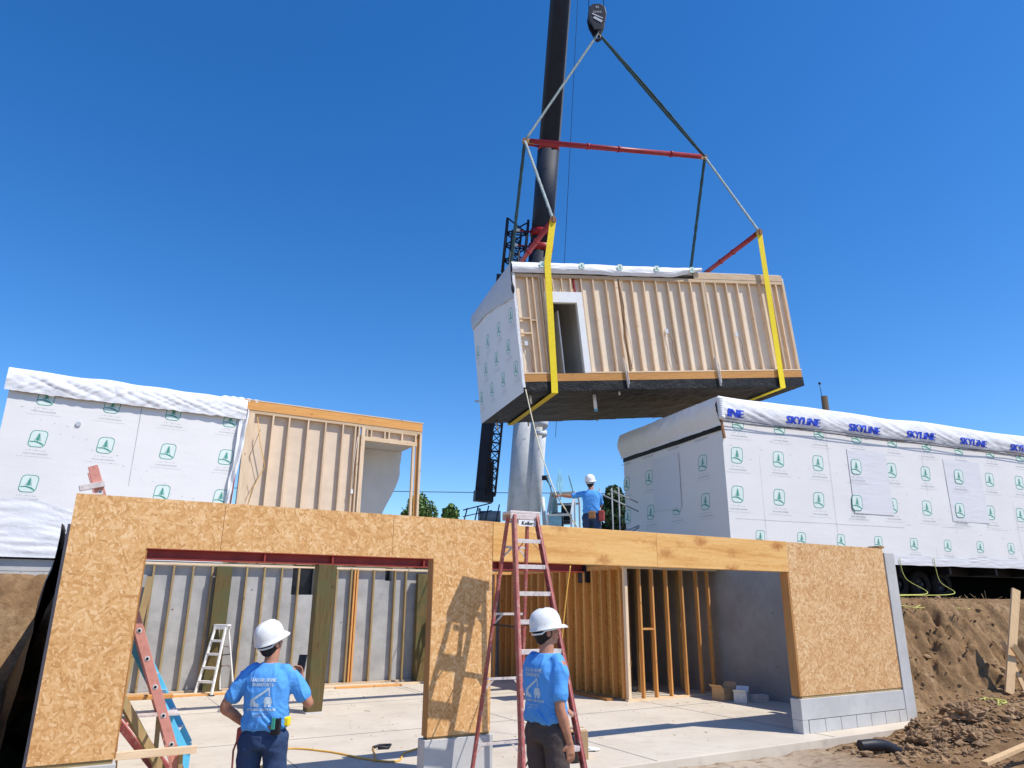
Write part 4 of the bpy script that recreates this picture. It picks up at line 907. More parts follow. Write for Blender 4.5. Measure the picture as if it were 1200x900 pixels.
def hand(mb, wrist, d, palm_n, curl=.5, side=1):
    """palm, four unequal bent fingers and a side thumb; d: finger direction, palm_n: direction the palm faces"""
    w = V(wrist); d = V(d).normalized(); pn = V(palm_n); pn = (pn-d*pn.dot(d)).normalized(); s = d.cross(pn)*side
    mb.tube([w-d*.01, w+d*.04, w+d*.085], [(.030, .020), (.040, .017), (.040, .014)], 12, up=pn)
    for i, (o, L) in enumerate(((-.030, .062), (-.010, .074), (.011, .080), (.031, .071))):
        p = w+d*.085+s*o; a = curl*.5; pts = [p-d*.03, p]; ang = 0; q = p
        for k, f in enumerate((.45, .32, .25)):
            ang += a*(1.0 if k else .7); dd = d*math.cos(ang)+pn*math.sin(ang); q = q+dd*(L*f); pts.append(q)
        mb.tube(pts, [.0095, .0095, .009, .0085, .0065], 8)
        mb.ball(pts[-1], .0065, n=5)
    t0 = w+d*.025+s*.030; t1 = t0+(s*.7+d*.6+pn*.25).normalized()*.038; t2 = t1+(s*.2+d*.9+pn*.4*(1+curl)).normalized()*.034; t3 = t2+(d*.9+pn*.5*(1+curl)-s*.2*curl).normalized()*.024
    mb.tube([t0, t1, t2, t3], [.015, .0125, .011, .008], 8); mb.ball(t3, .008, n=5)
def head(mb, HM, hat=False):
    B = lambda c, r, n=12: mb.ball(HM @ V(c), r, n=n, M_=HM.to_3x3().to_4x4())
    B((0, -.005, .125), (.076, .096, .105), 14); B((0, .035, .055), (.056, .060, .055)); B((0, .060, .020), (.028, .026, .022), 8)
    B((0, .096, .085), (.012, .022, .014), 8); B((0, .085, .105), (.009, .014, .028), 8); B((0, .078, .135), (.055, .020, .014), 8)
    for s in (-1, 1):
        B((s*.078, -.002, .09), (.010, .022, .032), 8); B((s*.032, .082, .112), (.014, .010, .010), 8); B((s*.045, .058, .082), (.024, .026, .024), 8)
    B((0, .092, .052), (.024, .010, .006), 8); B((0, .090, .043), (.020, .010, .006), 8)
def person(loc, rz, scale, label, arms, hy=0, hp=0, hroll=0, body_lean=0, wrinkle=1.0, belt='belt', trouser='trousers', printed=True, vox=.0095, legs=None, skinless=()):
    e = empty('person', loc, rz, label=label, cat='person'); e.scale = (scale,)*3
    legs = legs or [((-.10, 0, .93), (-.12, .03, .50), (-.14, -.02, .09)), ((.10, 0, .93), (.12, .03, .50), (.15, -.02, .09))]
    neck0, neck1 = V((0, -.01, 1.46)), V((0, .02, 1.575))
    HM = Matrix.Translation(neck1+V((0, -.0, .0))) @ Matrix.Rotation(hy, 4, 'Z') @ Matrix.Rotation(hp, 4, 'X') @ Matrix.Rotation(hroll, 4, 'Y')
    mb = MB()
    torso(mb, [(.88, .14, .10, 0), (.98, .155, .105, 0), (1.08, .140, .095, 0), (1.20, .150, .105, -.005), (1.33, .170, .115, -.01), (1.43, .155, .095, -.015), (1.50, .07, .06, -.01)])
    limb(mb, [neck0, (neck0+neck1)/2, neck1+V((0, 0, .04))], [.064, .058, .058])
    head(mb, HM)
    for l_ in legs:
        h, k, a = map(V, l_); limb(mb, [h, (h+k)/2, k, k*.6+a*.4, a], [.088, .075, .052, .056, .036])
    for s, (sh, el, wr, hd, pn, curl) in zip((-1, 1), arms):
        sh, el, wr = V(sh), V(el), V(wr)
        limb(mb, [sh, sh*.55+el*.45, el, el*.65+wr*.35, wr], [.058, .050, .041, .043, .027]); hand(mb, wr, hd, pn, curl, -s)
    body = mb.build('body', 'skin', e); remesh(body, vox*.8, 2); body.name = 'body'
    # trousers
    mb = MB(); torso(mb, [(.86, .17, .125, 0), (.95, .172, .128, 0), (1.04, .158, .115, 0), (1.075, .155, .112, 0)])
    for l_ in legs:
        h, k, a = map(V, l_); limb(mb, [h+V((0, 0, .0)), (h+k)/2, k, k*.5+a*.5, a+V((0, 0, .0))], [.108, .095, .076, .074, .070])
    t_ = mb.build('trousers', trouser, e); remesh(t_, .013, 5)
    for v in t_.data.vertices:
        c = v.co; f = nz(c.x*9, c.y*9, c.z*16)*.008+nz(c.x*20, c.y*20, c.z*30)*.004; v.co += v.normal*f*(1.5 if c.z < .55 or c.z > .82 else 1)
    # boots
    for l_ in legs:
        a = V(l_[2]); mb = MB(); mb.tube([a+V((0, -.02, .08)), a+V((0, -.02, -.02)), a+V((0, -.01, -.06))], [.058, .052, .055], 14)
        mb.tube([a+V((0, -.06, -.055)), a+V((0, .06, -.05)), a+V((0, .15, -.06)), a+V((0, .19, -.068))], [(.045, .032), (.048, .036), (.050, .028), (.030, .018)], 14)
        mb.box(a.x-.05, a.x+.05, a.y-.09, a.y+.2, a.z-.095, a.z-.078); b_ = mb.build('boot', 'boot', e); smooth(b_)
    # belt
    mb = MB(); torso(mb, [(1.035, .166, .122, 0), (1.04, .168, .124, 0), (1.075, .166, .122, 0), (1.08, .163, .119, 0)]); smooth(mb.build('belt', belt, e))
    # shirt
    mb = MB(); torso(mb, [(1.00, .178, .128, -.005), (1.02, .185, .135, -.005), (1.08, .180, .132, -.005), (1.18, .178, .132, -.01), (1.30, .192, .136, -.015), (1.38, .192, .128, -.02), (1.440, .165, .105, -.02), (1.478, .112, .085, -.012), (1.512, .078, .070, -.008), (1.515, .07, .064, -.006)])
    for s, (sh, el, *_r) in zip((-1, 1), arms):
        sh, el = V(sh), V(el); d = (el-sh).normalized(); m_ = sh+d*.20
        limb(mb, [sh-d*.04+V((-s*.03, 0, .0)), sh+d*.03, sh+d*.12, m_], [.060, .068, .068, .071])
    shirt = mb.build('tshirt', 'shirt_blue', e); remesh(shirt, vox, 9); shirt.name = 'tshirt'
    for v in shirt.data.vertices:
        c = v.co; low = sst((1.26-c.z)/.22); q = V((c.x, c.y, c.z))
        f = (1-abs(nz(c.x*4+c.z*3, c.y*3, c.z*13+abs(c.x)*14+nz(c.x*5, c.y*5, c.z*4)*1.6))*2.4)
        g = (1-abs(nz(c.x*13, c.y*9, c.z*5+c.x*9))*2.2)
        d = max(0, f)**2*.024*low + max(0, g)**2*.009*(1-low)*sst(abs(c.x)/.13) + nz(c.x*8, c.y*8, c.z*8)*.006
        v.co += v.normal*(d*wrinkle-.004)
    if printed:
        bvh = BVHTree.FromPolygons([v.co.copy() for v in shirt.data.vertices], [tuple(p.vertices) for p in shirt.data.polygons])
        sub = MB(); F = lambda a, b, o: V((a, b, o))
        put_text(sub, 'STALLAR HOME', F, 0, 1.375, .215, .028, 0, 0, bold=.002); put_text(sub, 'TRANSPORTS', F, 0, 1.340, .175, .024, 0, 0, bold=.0015)
        sub.box(-.085, .085, 1.366, 1.369, 0, 0.0002)
        for P_ in ([(-.085, 1.24), (.05, 1.325), (.055, 1.312), (-.07, 1.225)], [(.035, 1.325), (.062, 1.335), (.068, 1.27), (.058, 1.27), (.055, 1.315)],
                   [(-.095, 1.195), (-.09, 1.235), (-.055, 1.24), (-.04, 1.215), (-.015, 1.21), (-.015, 1.195)], [(.02, 1.225), (.035, 1.262), (.075, 1.262), (.09, 1.225), (.085, 1.205), (.03, 1.205)]):
            flat(sub, P_, F, 0, 0)
        for x in (-.08, -.05, -.025, .04, .07): flat(sub, rrect(x, 1.195, .022, .022, .0108), F, 0, 0)
        put_text(sub, 'SET UP AND CRANE WORK', F, 0, 1.155, .235, .020, 0, 0, bold=.001); put_text(sub, 'licensed and bonded', F, 0, 1.128, .12, .014, 0, 0); put_text(sub, '(503) 555-0100', F, 0, 1.105, .10, .014, 0, 0)
        bmesh.ops.triangulate(sub.b, faces=[f for f in sub.b.faces if len(f.verts) > 4])
        bmesh.ops.subdivide_edges(sub.b, edges=[q for q in sub.b.edges if q.calc_length() > .03], cuts=3, use_grid_fill=True)
        for v in sub.b.verts:
            h = bvh.ray_cast(V((v.co.x*1.0, -1, v.co.y)), V((0, 1, 0)))
            v.co = (h[0]+V((0, -.0028, 0))) if h[0] else V((v.co.x, -.12, v.co.y))
        sub.build('shirt_print', 'print_grey', shirt, recalc=False)
    # hair and helmet share the head frame
    mb = MB(); B = lambda c, r, n=12: mb.ball(HM @ V(c), r, n=n, M_=HM.to_3x3().to_4x4())
    B((0, -.028, .105), (.081, .086, .098)); B((0, -.045, .05), (.062, .052, .05)); 
    for s in (-1, 1): B((s*.066, .012, .10), (.018, .022, .045), 8)
    h_ = mb.build('hair', 'hair', e); remesh(h_, .009, 3)
    hl = empty('hard_hat_frame')
    bpy.data.objects.remove(hl)
    mb = MB(); n = 40; HH = HM @ Matrix.Translation((0, .0, .135)) @ Matrix.Rotation(R(4), 4, 'X')
    rings = []
    prof = [(1.06, -.012), (1.04, -.004), (1.0, .0), (.995, .035), (.95, .072), (.84, .105), (.66, .128), (.42, .143), (.18, .149), (.02, .150)]
    for j, (r_, z) in enumerate(prof):
        ring = []
        for k in range(n):
            a = 6.28318*k/n; x, y = math.cos(a), math.sin(a); rr = r_
            if j <= 1: rr += (.36*max(0, y)**1.5 if j == 0 else .18*max(0, y)**1.5)
            zz = z-(.018*max(0, y)**2 if j == 0 else 0)
            rid = .006*math.exp(-(x*.115*r_/.012)**2)*(1 if .03 < z < .15 and y*1 > -2 else 0)
            ring.append(mb.b.verts.new(HH @ V((x*.112*rr, y*.135*rr, zz+rid))))
        rings.append(ring)
    for A, B_ in zip(rings, rings[1:]):
        for k in range(n): mb.b.faces.new((A[k], A[(k+1) % n], B_[(k+1) % n], B_[k])).smooth = True
    mb.b.faces.new(rings[-1]).smooth = True
    hat = mb.build('hard_hat', 'helmet', e)
    md = hat.modifiers.new('s', 'SOLIDIFY'); md.thickness = .004; md.offset = -1; bake(hat)
    mb = MB(); mb.lathe([(1.0, -.03), (1.01, -.018)], (0, 0, 0), 30, M_=None) if 0 else None
    rr = [HH @ V((.097*math.cos(a), .118*math.sin(a)-.005, -.018-.018*(1 if math.sin(a) < -.3 else 0))) for a in [6.28318*k/24 for k in range(25)]]
    mb.tube(rr, .008, 6); mb.build('hat_band', 'helmet', hat)
    return e, HM
sh_l, sh_r = (-.175, -.01, 1.42), (.175, -.01, 1.42)
# worker with the phone, back to us
wp, _ = person((-2.02, 6.4, -.13), R(-2), 1.0, 'person from behind in blue printed t-shirt, jeans and white hard hat, holding up a phone',
    [(sh_l, (-.335, -.04, 1.17), (-.215, .16, 1.00), (.35, .25, -.9), (.7, 0, 0), .5),
     ((.175, .0, 1.42), (.325, .08, 1.19), (.165, .32, 1.33), (-.15, .15, .95), (-.4, -.75, 0), 1.1)],
    hy=R(-28), hp=R(20), trouser='jeans')
# tool belt things of the first worker (parts of his clothing)
def on(e, name, mat, fn, bevel=.003): mb = MB(); fn(mb); return mb.build(name, mat, e, bevel=bevel)
on(wp, 'tape_measure', 'yellow_web', lambda m: m.box(.168, .215, -.06, .01, 1.03, 1.10), .012)
on(wp, 'tool_holster', 'belt', lambda m: m.box(.10, .17, -.145, -.09, .98, 1.10), .01); on(wp, 'green_clip', 'logo_green', lambda m: m.box(.105, .135, -.155, -.14, 1.02, 1.11), .004)
on(wp, 'patch_pocket', 'leather', lambda m: m.box(.02, .10, -.134, -.126, 1.02, 1.05), .003); on(wp, 'tool_pouch', 'pouch_red', lambda m: m.box(-.205, -.15, -.07, .07, .90, 1.02), .015)
phM = wp.matrix_basis.copy()
mb = MB(); mb.box(-.038, .038, -.005, .005, -.075, .075); ph = mb.build('phone', 'black_plastic', bevel=.004); ph.location = wp.location+V((.155, .385, 1.475)); ph.rotation_euler = (R(-15), 0, R(-10)); tag(ph, 'black phone held up in the right hand of the worker in jeans', 'phone')
mb = MB(); mb.tube([wp.location+V(p) for p in ((-.17, -.02, 1.04), (-.215, -.06, .85), (-.20, -.07, .6), (-.23, -.10, .35), (-.16, -.2, .12), (0, -.35, .06))], .008, 8); tag(mb.build('air_hose', 'hose_red'), 'dark red hose hanging beside the left leg of the worker in jeans', 'hose')
# second worker, turned right
person((.30, 6.35, -.08), R(-52), 1.03, 'person in blue t-shirt and grey-brown trousers at the stepladder, face turned to the right',
    [(sh_l, (-.25, .05, 1.15), (-.12, .22, 1.08), (.8, .5, -.2), (0, 0, -1), .8),
     ((.180, -.01, 1.42), (.205, -.035, 1.13), (.215, .05, .875), (.0, .12, -1), (-1, .2, 0), .55)],
    hy=R(-24), hp=R(6))
# third worker, high up behind the header, pulling the tag line
w3, _ = person((1.74, 15.45, 2.70), R(-12), 1.0, 'person in blue t-shirt and red tool belt on the deck, arm stretched to a rope',
    [((-.18, 0, 1.43), (-.43, -.02, 1.38), (-.67, .02, 1.41), (-1, 0, .0), (0, 0, -1), 1.2),
     ((.175, 0, 1.41), (.20, .16, 1.20), (.02, .34, 1.22), (-1, .2, 0), (0, 0, -1), 1.0)],
    hy=R(-18), hp=R(12), printed=False, vox=.014, trouser='jeans', belt='pouch_red')
on(w3, 'tool_pouch', 'pouch_red', lambda m: m.box(.16, .28, -.12, .08, .84, 1.06), .02); on(w3, 'tool_pouch', 'leather', lambda m: m.box(-.05, .1, -.17, -.11, .88, 1.04), .02)
hw = w3.location+Matrix.Rotation(R(-12), 3, 'Z') @ V((-.76, .02, 1.40))
mb = MB(); r0 = P(.02, -.1, .02); n = 20
mb.tube([r0+(hw-r0)*(i/n)+V((0, 0, -.25*math.sin(math.pi*i/n))) for i in range(n+1)]+[hw+V((.25, .1, -.35)), hw+V((.45, .15, -.65)), hw+V((.5, .1, -1.2))], .016, 6)
tag(mb.build('tag_line', 'rope_cream'), 'thin cream tag line from the hoisted module down to the worker on the deck', 'rope')

# ------------------------------------------------------------------ ladders
def ladder_step(name, label, top, ft, rt, wt, wb, nstep, rail_mat, step_mat, rw=.075, rth=.03, zf=-.1, zr=-.1, wr=None, group=None, cap=True, capw=.30, rear_braces=(.12, .38, .62, .85), sd=.085):
    """top: centre of cap; ft/rt: centres of front and rear feet (x,y)"""
    top = V(top); F_, B_ = V((*ft, zf)), V((*rt, zr)); wr = wr or wb
    n_ = (V((ft[0], ft[1], 0))-V((rt[0], rt[1], 0))).normalized(); ax = n_.cross(V((0, 0, 1))).normalized()
    if ax.x < 0: ax = -ax
    e = empty(name, (top.x, top.y, zf), label=label, cat='stepladder', group=group); L = e.location
    tf, tb = top+n_*(capw*.42)+V((0, 0, -.03)), top-n_*(capw*.42)+V((0, 0, -.03))
    for s in (-1, 1):
        a, b = tf+ax*(s*wt/2), F_+ax*(s*wb/2); mb = MB(); d = (b-a).normalized(); nn = d.cross(ax).normalized()
        mb.bar(a-L, b-L, .012, rw, nn); mb.bar(a-L+ax*(-s*.014)+nn*(rw/2-.004), b-L+ax*(-s*.014)+nn*(rw/2-.004), .028, .008, nn); mb.bar(a-L+ax*(-s*.014)-nn*(rw/2-.004), b-L+ax*(-s*.014)-nn*(rw/2-.004), .028, .008, nn)
        r_ = mb.build('rail', rail_mat, e); mb = MB(); mb.box(*(x for c, h in zip(b-L, (.045, .05, .02)) for x in (c-h, c+h))); mb.build('foot', 'rubber', e)
        a, b = tb+ax*(s*wt*.42), B_+ax*(s*wr/2); mb = MB(); d = (b-a).normalized(); nn = d.cross(ax).normalized(); mb.bar(a-L, b-L, rth, rw*.6, nn); mb.build('rear_rail', rail_mat, e)
        mb = MB(); mb.box(*(x for c, h in zip(b-L, (.035, .04, .02)) for x in (c-h, c+h))); mb.build('foot', 'rubber', e)
    for k in range(1, nstep+1):
        t_ = k/(nstep+1); c = tf+(F_-tf)*t_; w_ = wt+(wb-wt)*t_; mb = MB(); mb.bar(c-L-ax*(w_/2-.01), c-L+ax*(w_/2-.01), sd, .028); mb.bar(c-L-ax*(w_/2-.01)+n_*(sd/2)+V((0, 0, -.012)), c-L+ax*(w_/2-.01)+n_*(sd/2)+V((0, 0, -.012)), .004, .045); mb.build('step', step_mat, e)
        if k in (1, nstep, nstep-1) and rw > .06:
            for s in (-1, 1):
                mb = MB(); mb.bar(c-L+ax*(s*(w_/2-.01)), c-L+ax*(s*(w_/2-.14)), .01, .02); q = tf+(F_-tf)*(t_+.05); mb.bar(c-L+ax*(s*(w_/2-.15)), q-L+ax*(s*(w_/2-.005)), .018, .006); mb.build('brace', 'steel_dark' if k > 1 else rail_mat, e)
    for t_ in rear_braces:
        c = tb+(B_-tb)*t_; w_ = wt*.84+(wr-wt*.84)*t_; mb = MB(); mb.bar(c-L-ax*(w_/2), c-L+ax*(w_/2), .02, .028)
        for s in (-1, 1): q = tb+(B_-tb)*(t_+.04); mb.bar(c-L+ax*(s*(w_/2-.12)), q-L+ax*(s*(w_/2)), .012, .02)
        mb.build('rear_brace', 'step_worn', e)
    for t_ in (.42,):
        for s in (-1, 1):
            a, b = tf+(F_-tf)*t_+ax*(s*(wt+(wb-wt)*t_)/2), tb+(B_-tb)*t_+ax*(s*(wt*.84+(wr-wt*.84)*t_)/2); mb = MB(); mb.bar(a-L, b-L, .006, .022); mb.build('spreader', 'steel_dark', e)
    mb = MB(); mb.b.clear() if 0 else None
    cM = Matrix(((ax.x, n_.x, 0, 0), (ax.y, n_.y, 0, 0), (0, 0, 1, 0), (0, 0, 0, 1)))
    mb.box(-wt/2-.045, wt/2+.045, -capw/2, capw/2, -.005, .03, 0, Matrix.Translation(top-L) @ cM); mb.box(-wt/2-.045, wt/2+.045, capw/2-.012, capw/2, -.075, -.004, 0, Matrix.Translation(top-L) @ cM); mb.box(-wt/2-.045, wt/2+.045, -capw/2, -capw/2+.012, -.075, -.004, 0, Matrix.Translation(top-L) @ cM)
    mb.build('top_cap', step_mat, e, bevel=.006)
    return e, cM, top-L
bl, cM, tl = ladder_step('stepladder', 'tall weathered red ten-foot stepladder standing in front of the central OSB pier', (.13, 9.0, 2.93), (.49, 7.72), (-.17, 9.14), .33, .78, 9, 'ladder_red', 'step_worn', rw=.09, wr=.62, zf=-.16, zr=-.16, capw=.25, sd=.075)
mb = MB(); MM = Matrix.Translation(tl) @ cM; fn = lambda a, b, o: MM @ V((a, .130+o, b)); F2 = [(-.10, -.155), (.14, -.155), (.14, -.08), (-.10, -.08)]
flat(mb, F2, fn, 0, 0); put_text(mb, 'Keller', fn, .02, -.14, .16, .045, .002, 1, slant=.2, bold=.003); mb.build('label_plate', ['white_paint', 'steel_dark'], bl, recalc=False)
c_ = G(-2.02, 9.55, 0); ladder_step('stepladder', 'small pale pink four-step ladder open before the rear concrete wall', (c_.x+.04, c_.y+.05, 1.30), (c_.x-.02, c_.y-.42), (c_.x+.22, c_.y+.28), .30, .46, 4, 'paper_white', 'paper_white', rw=.05, wr=.38, capw=.12, rear_braces=(.3, .6), sd=.06)
c_ = G(3.28, 9.35, 0); al, _a, _b = ladder_step('stepladder', 'bare aluminium stepladder half hidden by the central OSB pier', (c_.x+.1, c_.y, 1.72), (c_.x+.05, c_.y-.5), (c_.x+.3, c_.y+.35), .32, .50, 5, 'aluminium', 'aluminium', rw=.05, wr=.4, capw=.13, rear_braces=(.3, .5, .7), sd=.07)
mb = MB(); mb.box(-.16, .10, -.36, -.30, 1.15, 1.42); mb.build('paint_tray', 'white_paint', al, bevel=.01)
# red extension ladder leaning left over the side wall, rungs run into the building
el = empty('extension_ladder', mat=GM, label='salmon red extension ladder leaning against the left side wall, top poking above the front', cat='extension ladder')
A, B = V((-3.56, .42, SZ)), V((-4.93, .42, 3.24)); A2 = A+V((0, .44, 0)); B2 = B+V((0, .44, 0)); d = (B-A)
up_ = d.normalized().cross(V((0, 1, 0)))
for a, b in ((A, B), (A2, B2)): mb = MB(); mb.bar(a, b, .028, .095, up_); mb.build('rail', 'ladder_pink', el, bevel=.004)
for k in range(1, 12):
    c = A+d*(k/12); mb = MB(); mb.tube([c+V((0, -.022, 0)), c+V((0, .46, 0))], .017, 12); mb.build('rung', 'aluminium', el)
    mb = MB(); mb.tube([c+V((0, -.0145, 0)), c+V((0, -.018, 0))], .026, 14); mb.tube([c+V((0, -.017, 0)), c+V((0, -.024, 0))], .014, 12, 1); mb.build('rung_end', ['aluminium', 'rubber'], el)
mb = MB(); c = A+d*.915; mb.bar(c+V((.02, -.03, .10)), c+V((-.20, -.05, .03)), .05, .06); mb.bar(c+V((.02, -.03, -.02)), c+V((-.20, -.05, -.06)), .05, .05); mb.build('rung_lock', 'step_worn', el, bevel=.004)
mb = MB(); c = A+d*.87; mb.box(c.x-.10, c.x+.02, c.y-.05, c.y-.016, c.z-.06, c.z+.03); mb.build('rung_lock', 'ladder_red', el, bevel=.01)
# second, darker ladder section standing just behind
e2 = empty('extension_ladder', mat=GM, label='dark red ladder section with rungs lying slanted behind the left panel', cat='extension ladder')
A, B = V((-3.70, 1.5, SZ+.02)), V((-4.8, 2.1, 1.15)); wv_ = V((.10, .50, 0)); d = B-A
for q in (V((0, 0, 0)), wv_): mb = MB(); mb.bar(A+q, B+q, .03, .085, (0, 0, 1)); mb.build('rail', 'ladder_red', e2, bevel=.003)
for k in range(1, 7): c = A+d*(k/7); mb = MB(); mb.tube([c, c+wv_], .018, 10); mb.build('rung', 'ladder_pink', e2)
e3 = empty('stepladder', mat=GM, label='folded light blue fibreglass ladder leaning beside the salmon red one', cat='stepladder')
A, B = V((-3.60, .85, SZ+.42)), V((-4.27, .95, 1.45)); d = B-A
for q in (V((0, 0, 0)), V((.09, .38, 0))): mb = MB(); mb.bar(A+q, B+q, .03, .075, (1, 0, .6)); mb.bar(A+q+V((-.05, .02, .02)), B+q+V((-.05, .02, .02)), .02, .04, (1, 0, .6)); mb.build('rail', 'ladder_cyan', e3, bevel=.003)
for k in range(1, 6): c = A+d*(k/6); mb = MB(); mb.bar(c, c+V((.09, .38, 0)), .07, .02); mb.build('step', 'aluminium', e3)
for q in (A, A+V((.09, .38, 0))): mb = MB(); mb.bar(q, V((q.x+.0, q.y, SZ)), .03, .06, (1, 0, 0)); mb.build('rail', 'ladder_cyan', e3)
# low trestle of boards in front of the ladders
tz = empty('trestle', mat=GM, label='low wooden trestle with two boards beside the left OSB panel', cat='trestle')
mb = MB(); mb.box(-4.40, -3.56, .24, .30, .38, .45); mb.build('board', 'lumber_along', tz, bevel=.003)
mb = MB(); mb.box(-4.5, -3.8, .70, .82, .86, .90); mb.build('board', 'lumber_orange', tz, bevel=.003)
mb = MB(); mb.box(-4.5, -3.72, .62, .95, .70, .72); mb.build('shelf_panel', 'step_worn', tz)
for x, y in ((-4.25, .34), (-3.66, .34), (-4.25, .86), (-3.86, .86)): mb = MB(); mb.bar((x, y, SZ), (x-.04, y, .38 if y < .5 else .7), .04, .09, (0, 1, 0)); mb.build('leg', 'lumber_old', tz)
mb = MB(); mb.bar((-4.3, .5, .9), (-3.75, .95, .05), .04, .09, (0, 0, 1)); mb.build('leg', 'lumber_old', tz)

# ------------------------------------------------------------------ small things on the floor
def loc_box(name, label, cat, mat, u, w_, z, sx, sy, sz, rz=0, bevel=.003, flaps=False, group=None):
    e = empty(name, G(u, w_, z), YA+rz, label=label, cat=cat, group=group)
    mb = MB(); mb.box(-sx/2, sx/2, -sy/2, sy/2, 0, sz); mb.build('box_body', mat, e, bevel=bevel)
    if flaps:
        for s, k in ((1, .5), (-1, .35)): mb = MB(); mb.bar((s*sx/2, 0, sz), (s*(sx/2+.10), 0, sz+.10*k*2), sy*.98, .004, (0, 0, 1)); mb.build('flap', mat, e)
    else:
        mb = MB(); mb.box(-sx/2+.01, sx/2-.01, -.025, .025, sz, sz+.002); mb.build('tape', 'paper_white', e)
    return e
loc_box('cardboard_box', 'brown cardboard box on the floor behind the tall red stepladder', 'box', 'cardboard', 1.15, .35, SZ, .42, .34, .34, R(-25))
loc_box('cardboard_box', 'open brown carton in the far right bay by the concrete wall', 'box', 'cardboard', 7.35, 3.55, SZ, .40, .3, .24, R(10), flaps=True, group='cartons in the right bay')
loc_box('cardboard_box', 'small pale torn carton in front of the open brown one', 'box', 'paper_white', 7.45, 3.15, SZ, .34, .26, .18, R(35), flaps=True, group='cartons in the right bay')
loc_box('cardboard_box', 'flat grey carton nearest the right OSB pier', 'box', 'step_worn', 7.8, 3.0, SZ, .34, .22, .13, R(-15), group='cartons in the right bay')
mb = MB(); mb.lathe([(.10, 0), (.12, .02), (.11, .30), (.09, .33)], (0, 0, 0), 18); mb.tube([(-.1, 0, .31), (0, 0, .40), (.1, 0, .31)], .008, 6); cn = mb.build('bucket', 'black_plastic'); cn.location = G(1.0, .1, SZ); tag(cn, 'dark bucket tucked beside the cardboard box', 'bucket')
mb = MB(); rq = random.Random(11)
for k in range(520):
    u, w_ = (rq.uniform(-4.6, 8), 9.6-abs(rq.gauss(0, .7))) if k % 2 else (rq.uniform(-4.6, 8), rq.uniform(.2, 9.4))
    p = G(u, w_, SZ+.006); a = rq.uniform(0, 3.14); L_ = rq.uniform(.008, .035)*(1 if rq.random() < .93 else 4); mb.bar(p, p+V((math.cos(a), math.sin(a), 0))*L_, rq.uniform(.006, .02), .008)
tag(mb.build('wood_scraps', 'lumber'), kind='stuff', label='wood chips, shavings and small offcuts scattered over the concrete floor')
def plank(u0, w0, u1, w1, z, wd, h, label, mat='lumber_along', name='plank', group='boards lying along the rear wall'):
    a, b = G(u0, w0, z), G(u1, w1, z); c = (a+b)/2; mb = MB(); L = (b-a).length; mb.box(-L/2, L/2, -wd/2, wd/2, 0, h); o = mb.build(name, mat, bevel=.003); o.location = c; o.rotation_euler = (0, 0, math.atan2(b.y-a.y, b.x-a.x)); return tag(o, label, 'board', group)
plank(-3.6, 9.35, -.9, 9.42, SZ, .14, .04, 'long board on the floor before the small pale stepladder')
plank(.2, 9.3, 2.9, 9.25, SZ, .14, .04, 'long board on the floor right of the treated post')
plank(.6, 9.1, 2.2, 9.0, SZ, .09, .04, 'short reddish board in front of the longer one right of the post', 'lumber_orange')
plank(-3.3, 9.15, -1.8, 9.2, SZ, .09, .035, 'narrow board nearest the camera at the left rear wall', 'lumber_orange')
plank(5.05, 4.5, 5.10, 6.8, SZ, .18, .05, 'dark plank on edge beside the sheathed partition', 'osb_jamb')
def cord(pts, r, mat, name, label, cat, w0=0):
    P_ = [V(p) for p in pts]; a, b = smooth_path(P_, [r]*len(P_), 8); mb = MB(); mb.tube(a, r, 7); return tag(mb.build(name, mat), label, cat)
cord([G(-2.6, 1.6, SZ+.012), G(-2.1, 2.6, SZ+.012), G(-1.6, 2.15, SZ+.012), G(-1.3, 1.45, SZ+.012), G(-1.0, 1.15, SZ+.012), G(-.7, 1.6, SZ+.012), G(-.2, 1.9, SZ+.012)], .012, 'cord_orange', 'air_hose', 'yellow-orange cord curving across the floor right of the worker in jeans', 'hose')
mb = MB(); mb.tube([G(-1.25, 1.25, SZ+.012), G(-1.1, 1.7, SZ+.012), G(-.98, 2.1, SZ+.012)], .010, 7); mb.tube([G(-.98, 2.1, SZ+.02), G(-.85, 2.2, SZ+.02), G(-.72, 2.1, SZ+.03), G(-.80, 1.98, SZ+.02), G(-.94, 2.02, SZ+.02)], .018, 7, 1); tag(mb.build('nail_gun_hose', ['cord_orange', 'steel_dark']), 'short yellow hose with a dark metal clip on the floor in the left opening', 'hose')
cord([G(2.0, 1.5, 2.44), G(1.90, 1.5, 1.9), G(1.82, 1.5, 1.3), G(1.80, 1.5, .6), G(1.75, 1.5, 0), G(1.1, 1.6, SZ+.01), G(.4, 1.9, SZ+.01)], .010, 'cord_orange', 'hanging_cord', 'thin orange cord hanging from the header behind the tall stepladder', 'cord')
def crumpled(name, loc, s, mat, label, cat, seed, flatn=.4, group=None):
    mb = MB(); bmesh.ops.create_icosphere(mb.b, subdivisions=4, radius=1)
    for v in mb.b.verts:
        c = v.co.copy(); f = 1+.45*nz(c.x*1.3+seed, c.y*1.3, c.z*1.3)+.40*nz(c.x*3, c.y*3+seed, c.z*3)-.35*abs(nz(c.x*4+seed, c.y*4, c.z*4))+.25*nz(c.x*8, c.y*8+seed, c.z*8); v.co = V((c.x*s[0]*f, c.y*s[1]*f, max(-.25*s[2], c.z*s[2]*f)))
    o = mb.build(name, mat); o.location = loc
    if name != 'dirt_clod': smooth(o)
    return tag(o, label, cat, group)
crumpled('work_glove', G(-2.15, 6.6, SZ+.02), (.20, .10, .035), 'glove_cloth', 'crumpled pale glove on the floor left of the worker in jeans', 'glove', 3)
crumpled('rag', G(1.62, .55, SZ+.02), (.12, .07, .03), 'paper_white', 'small white rag right of the cardboard box', 'rag', 5)
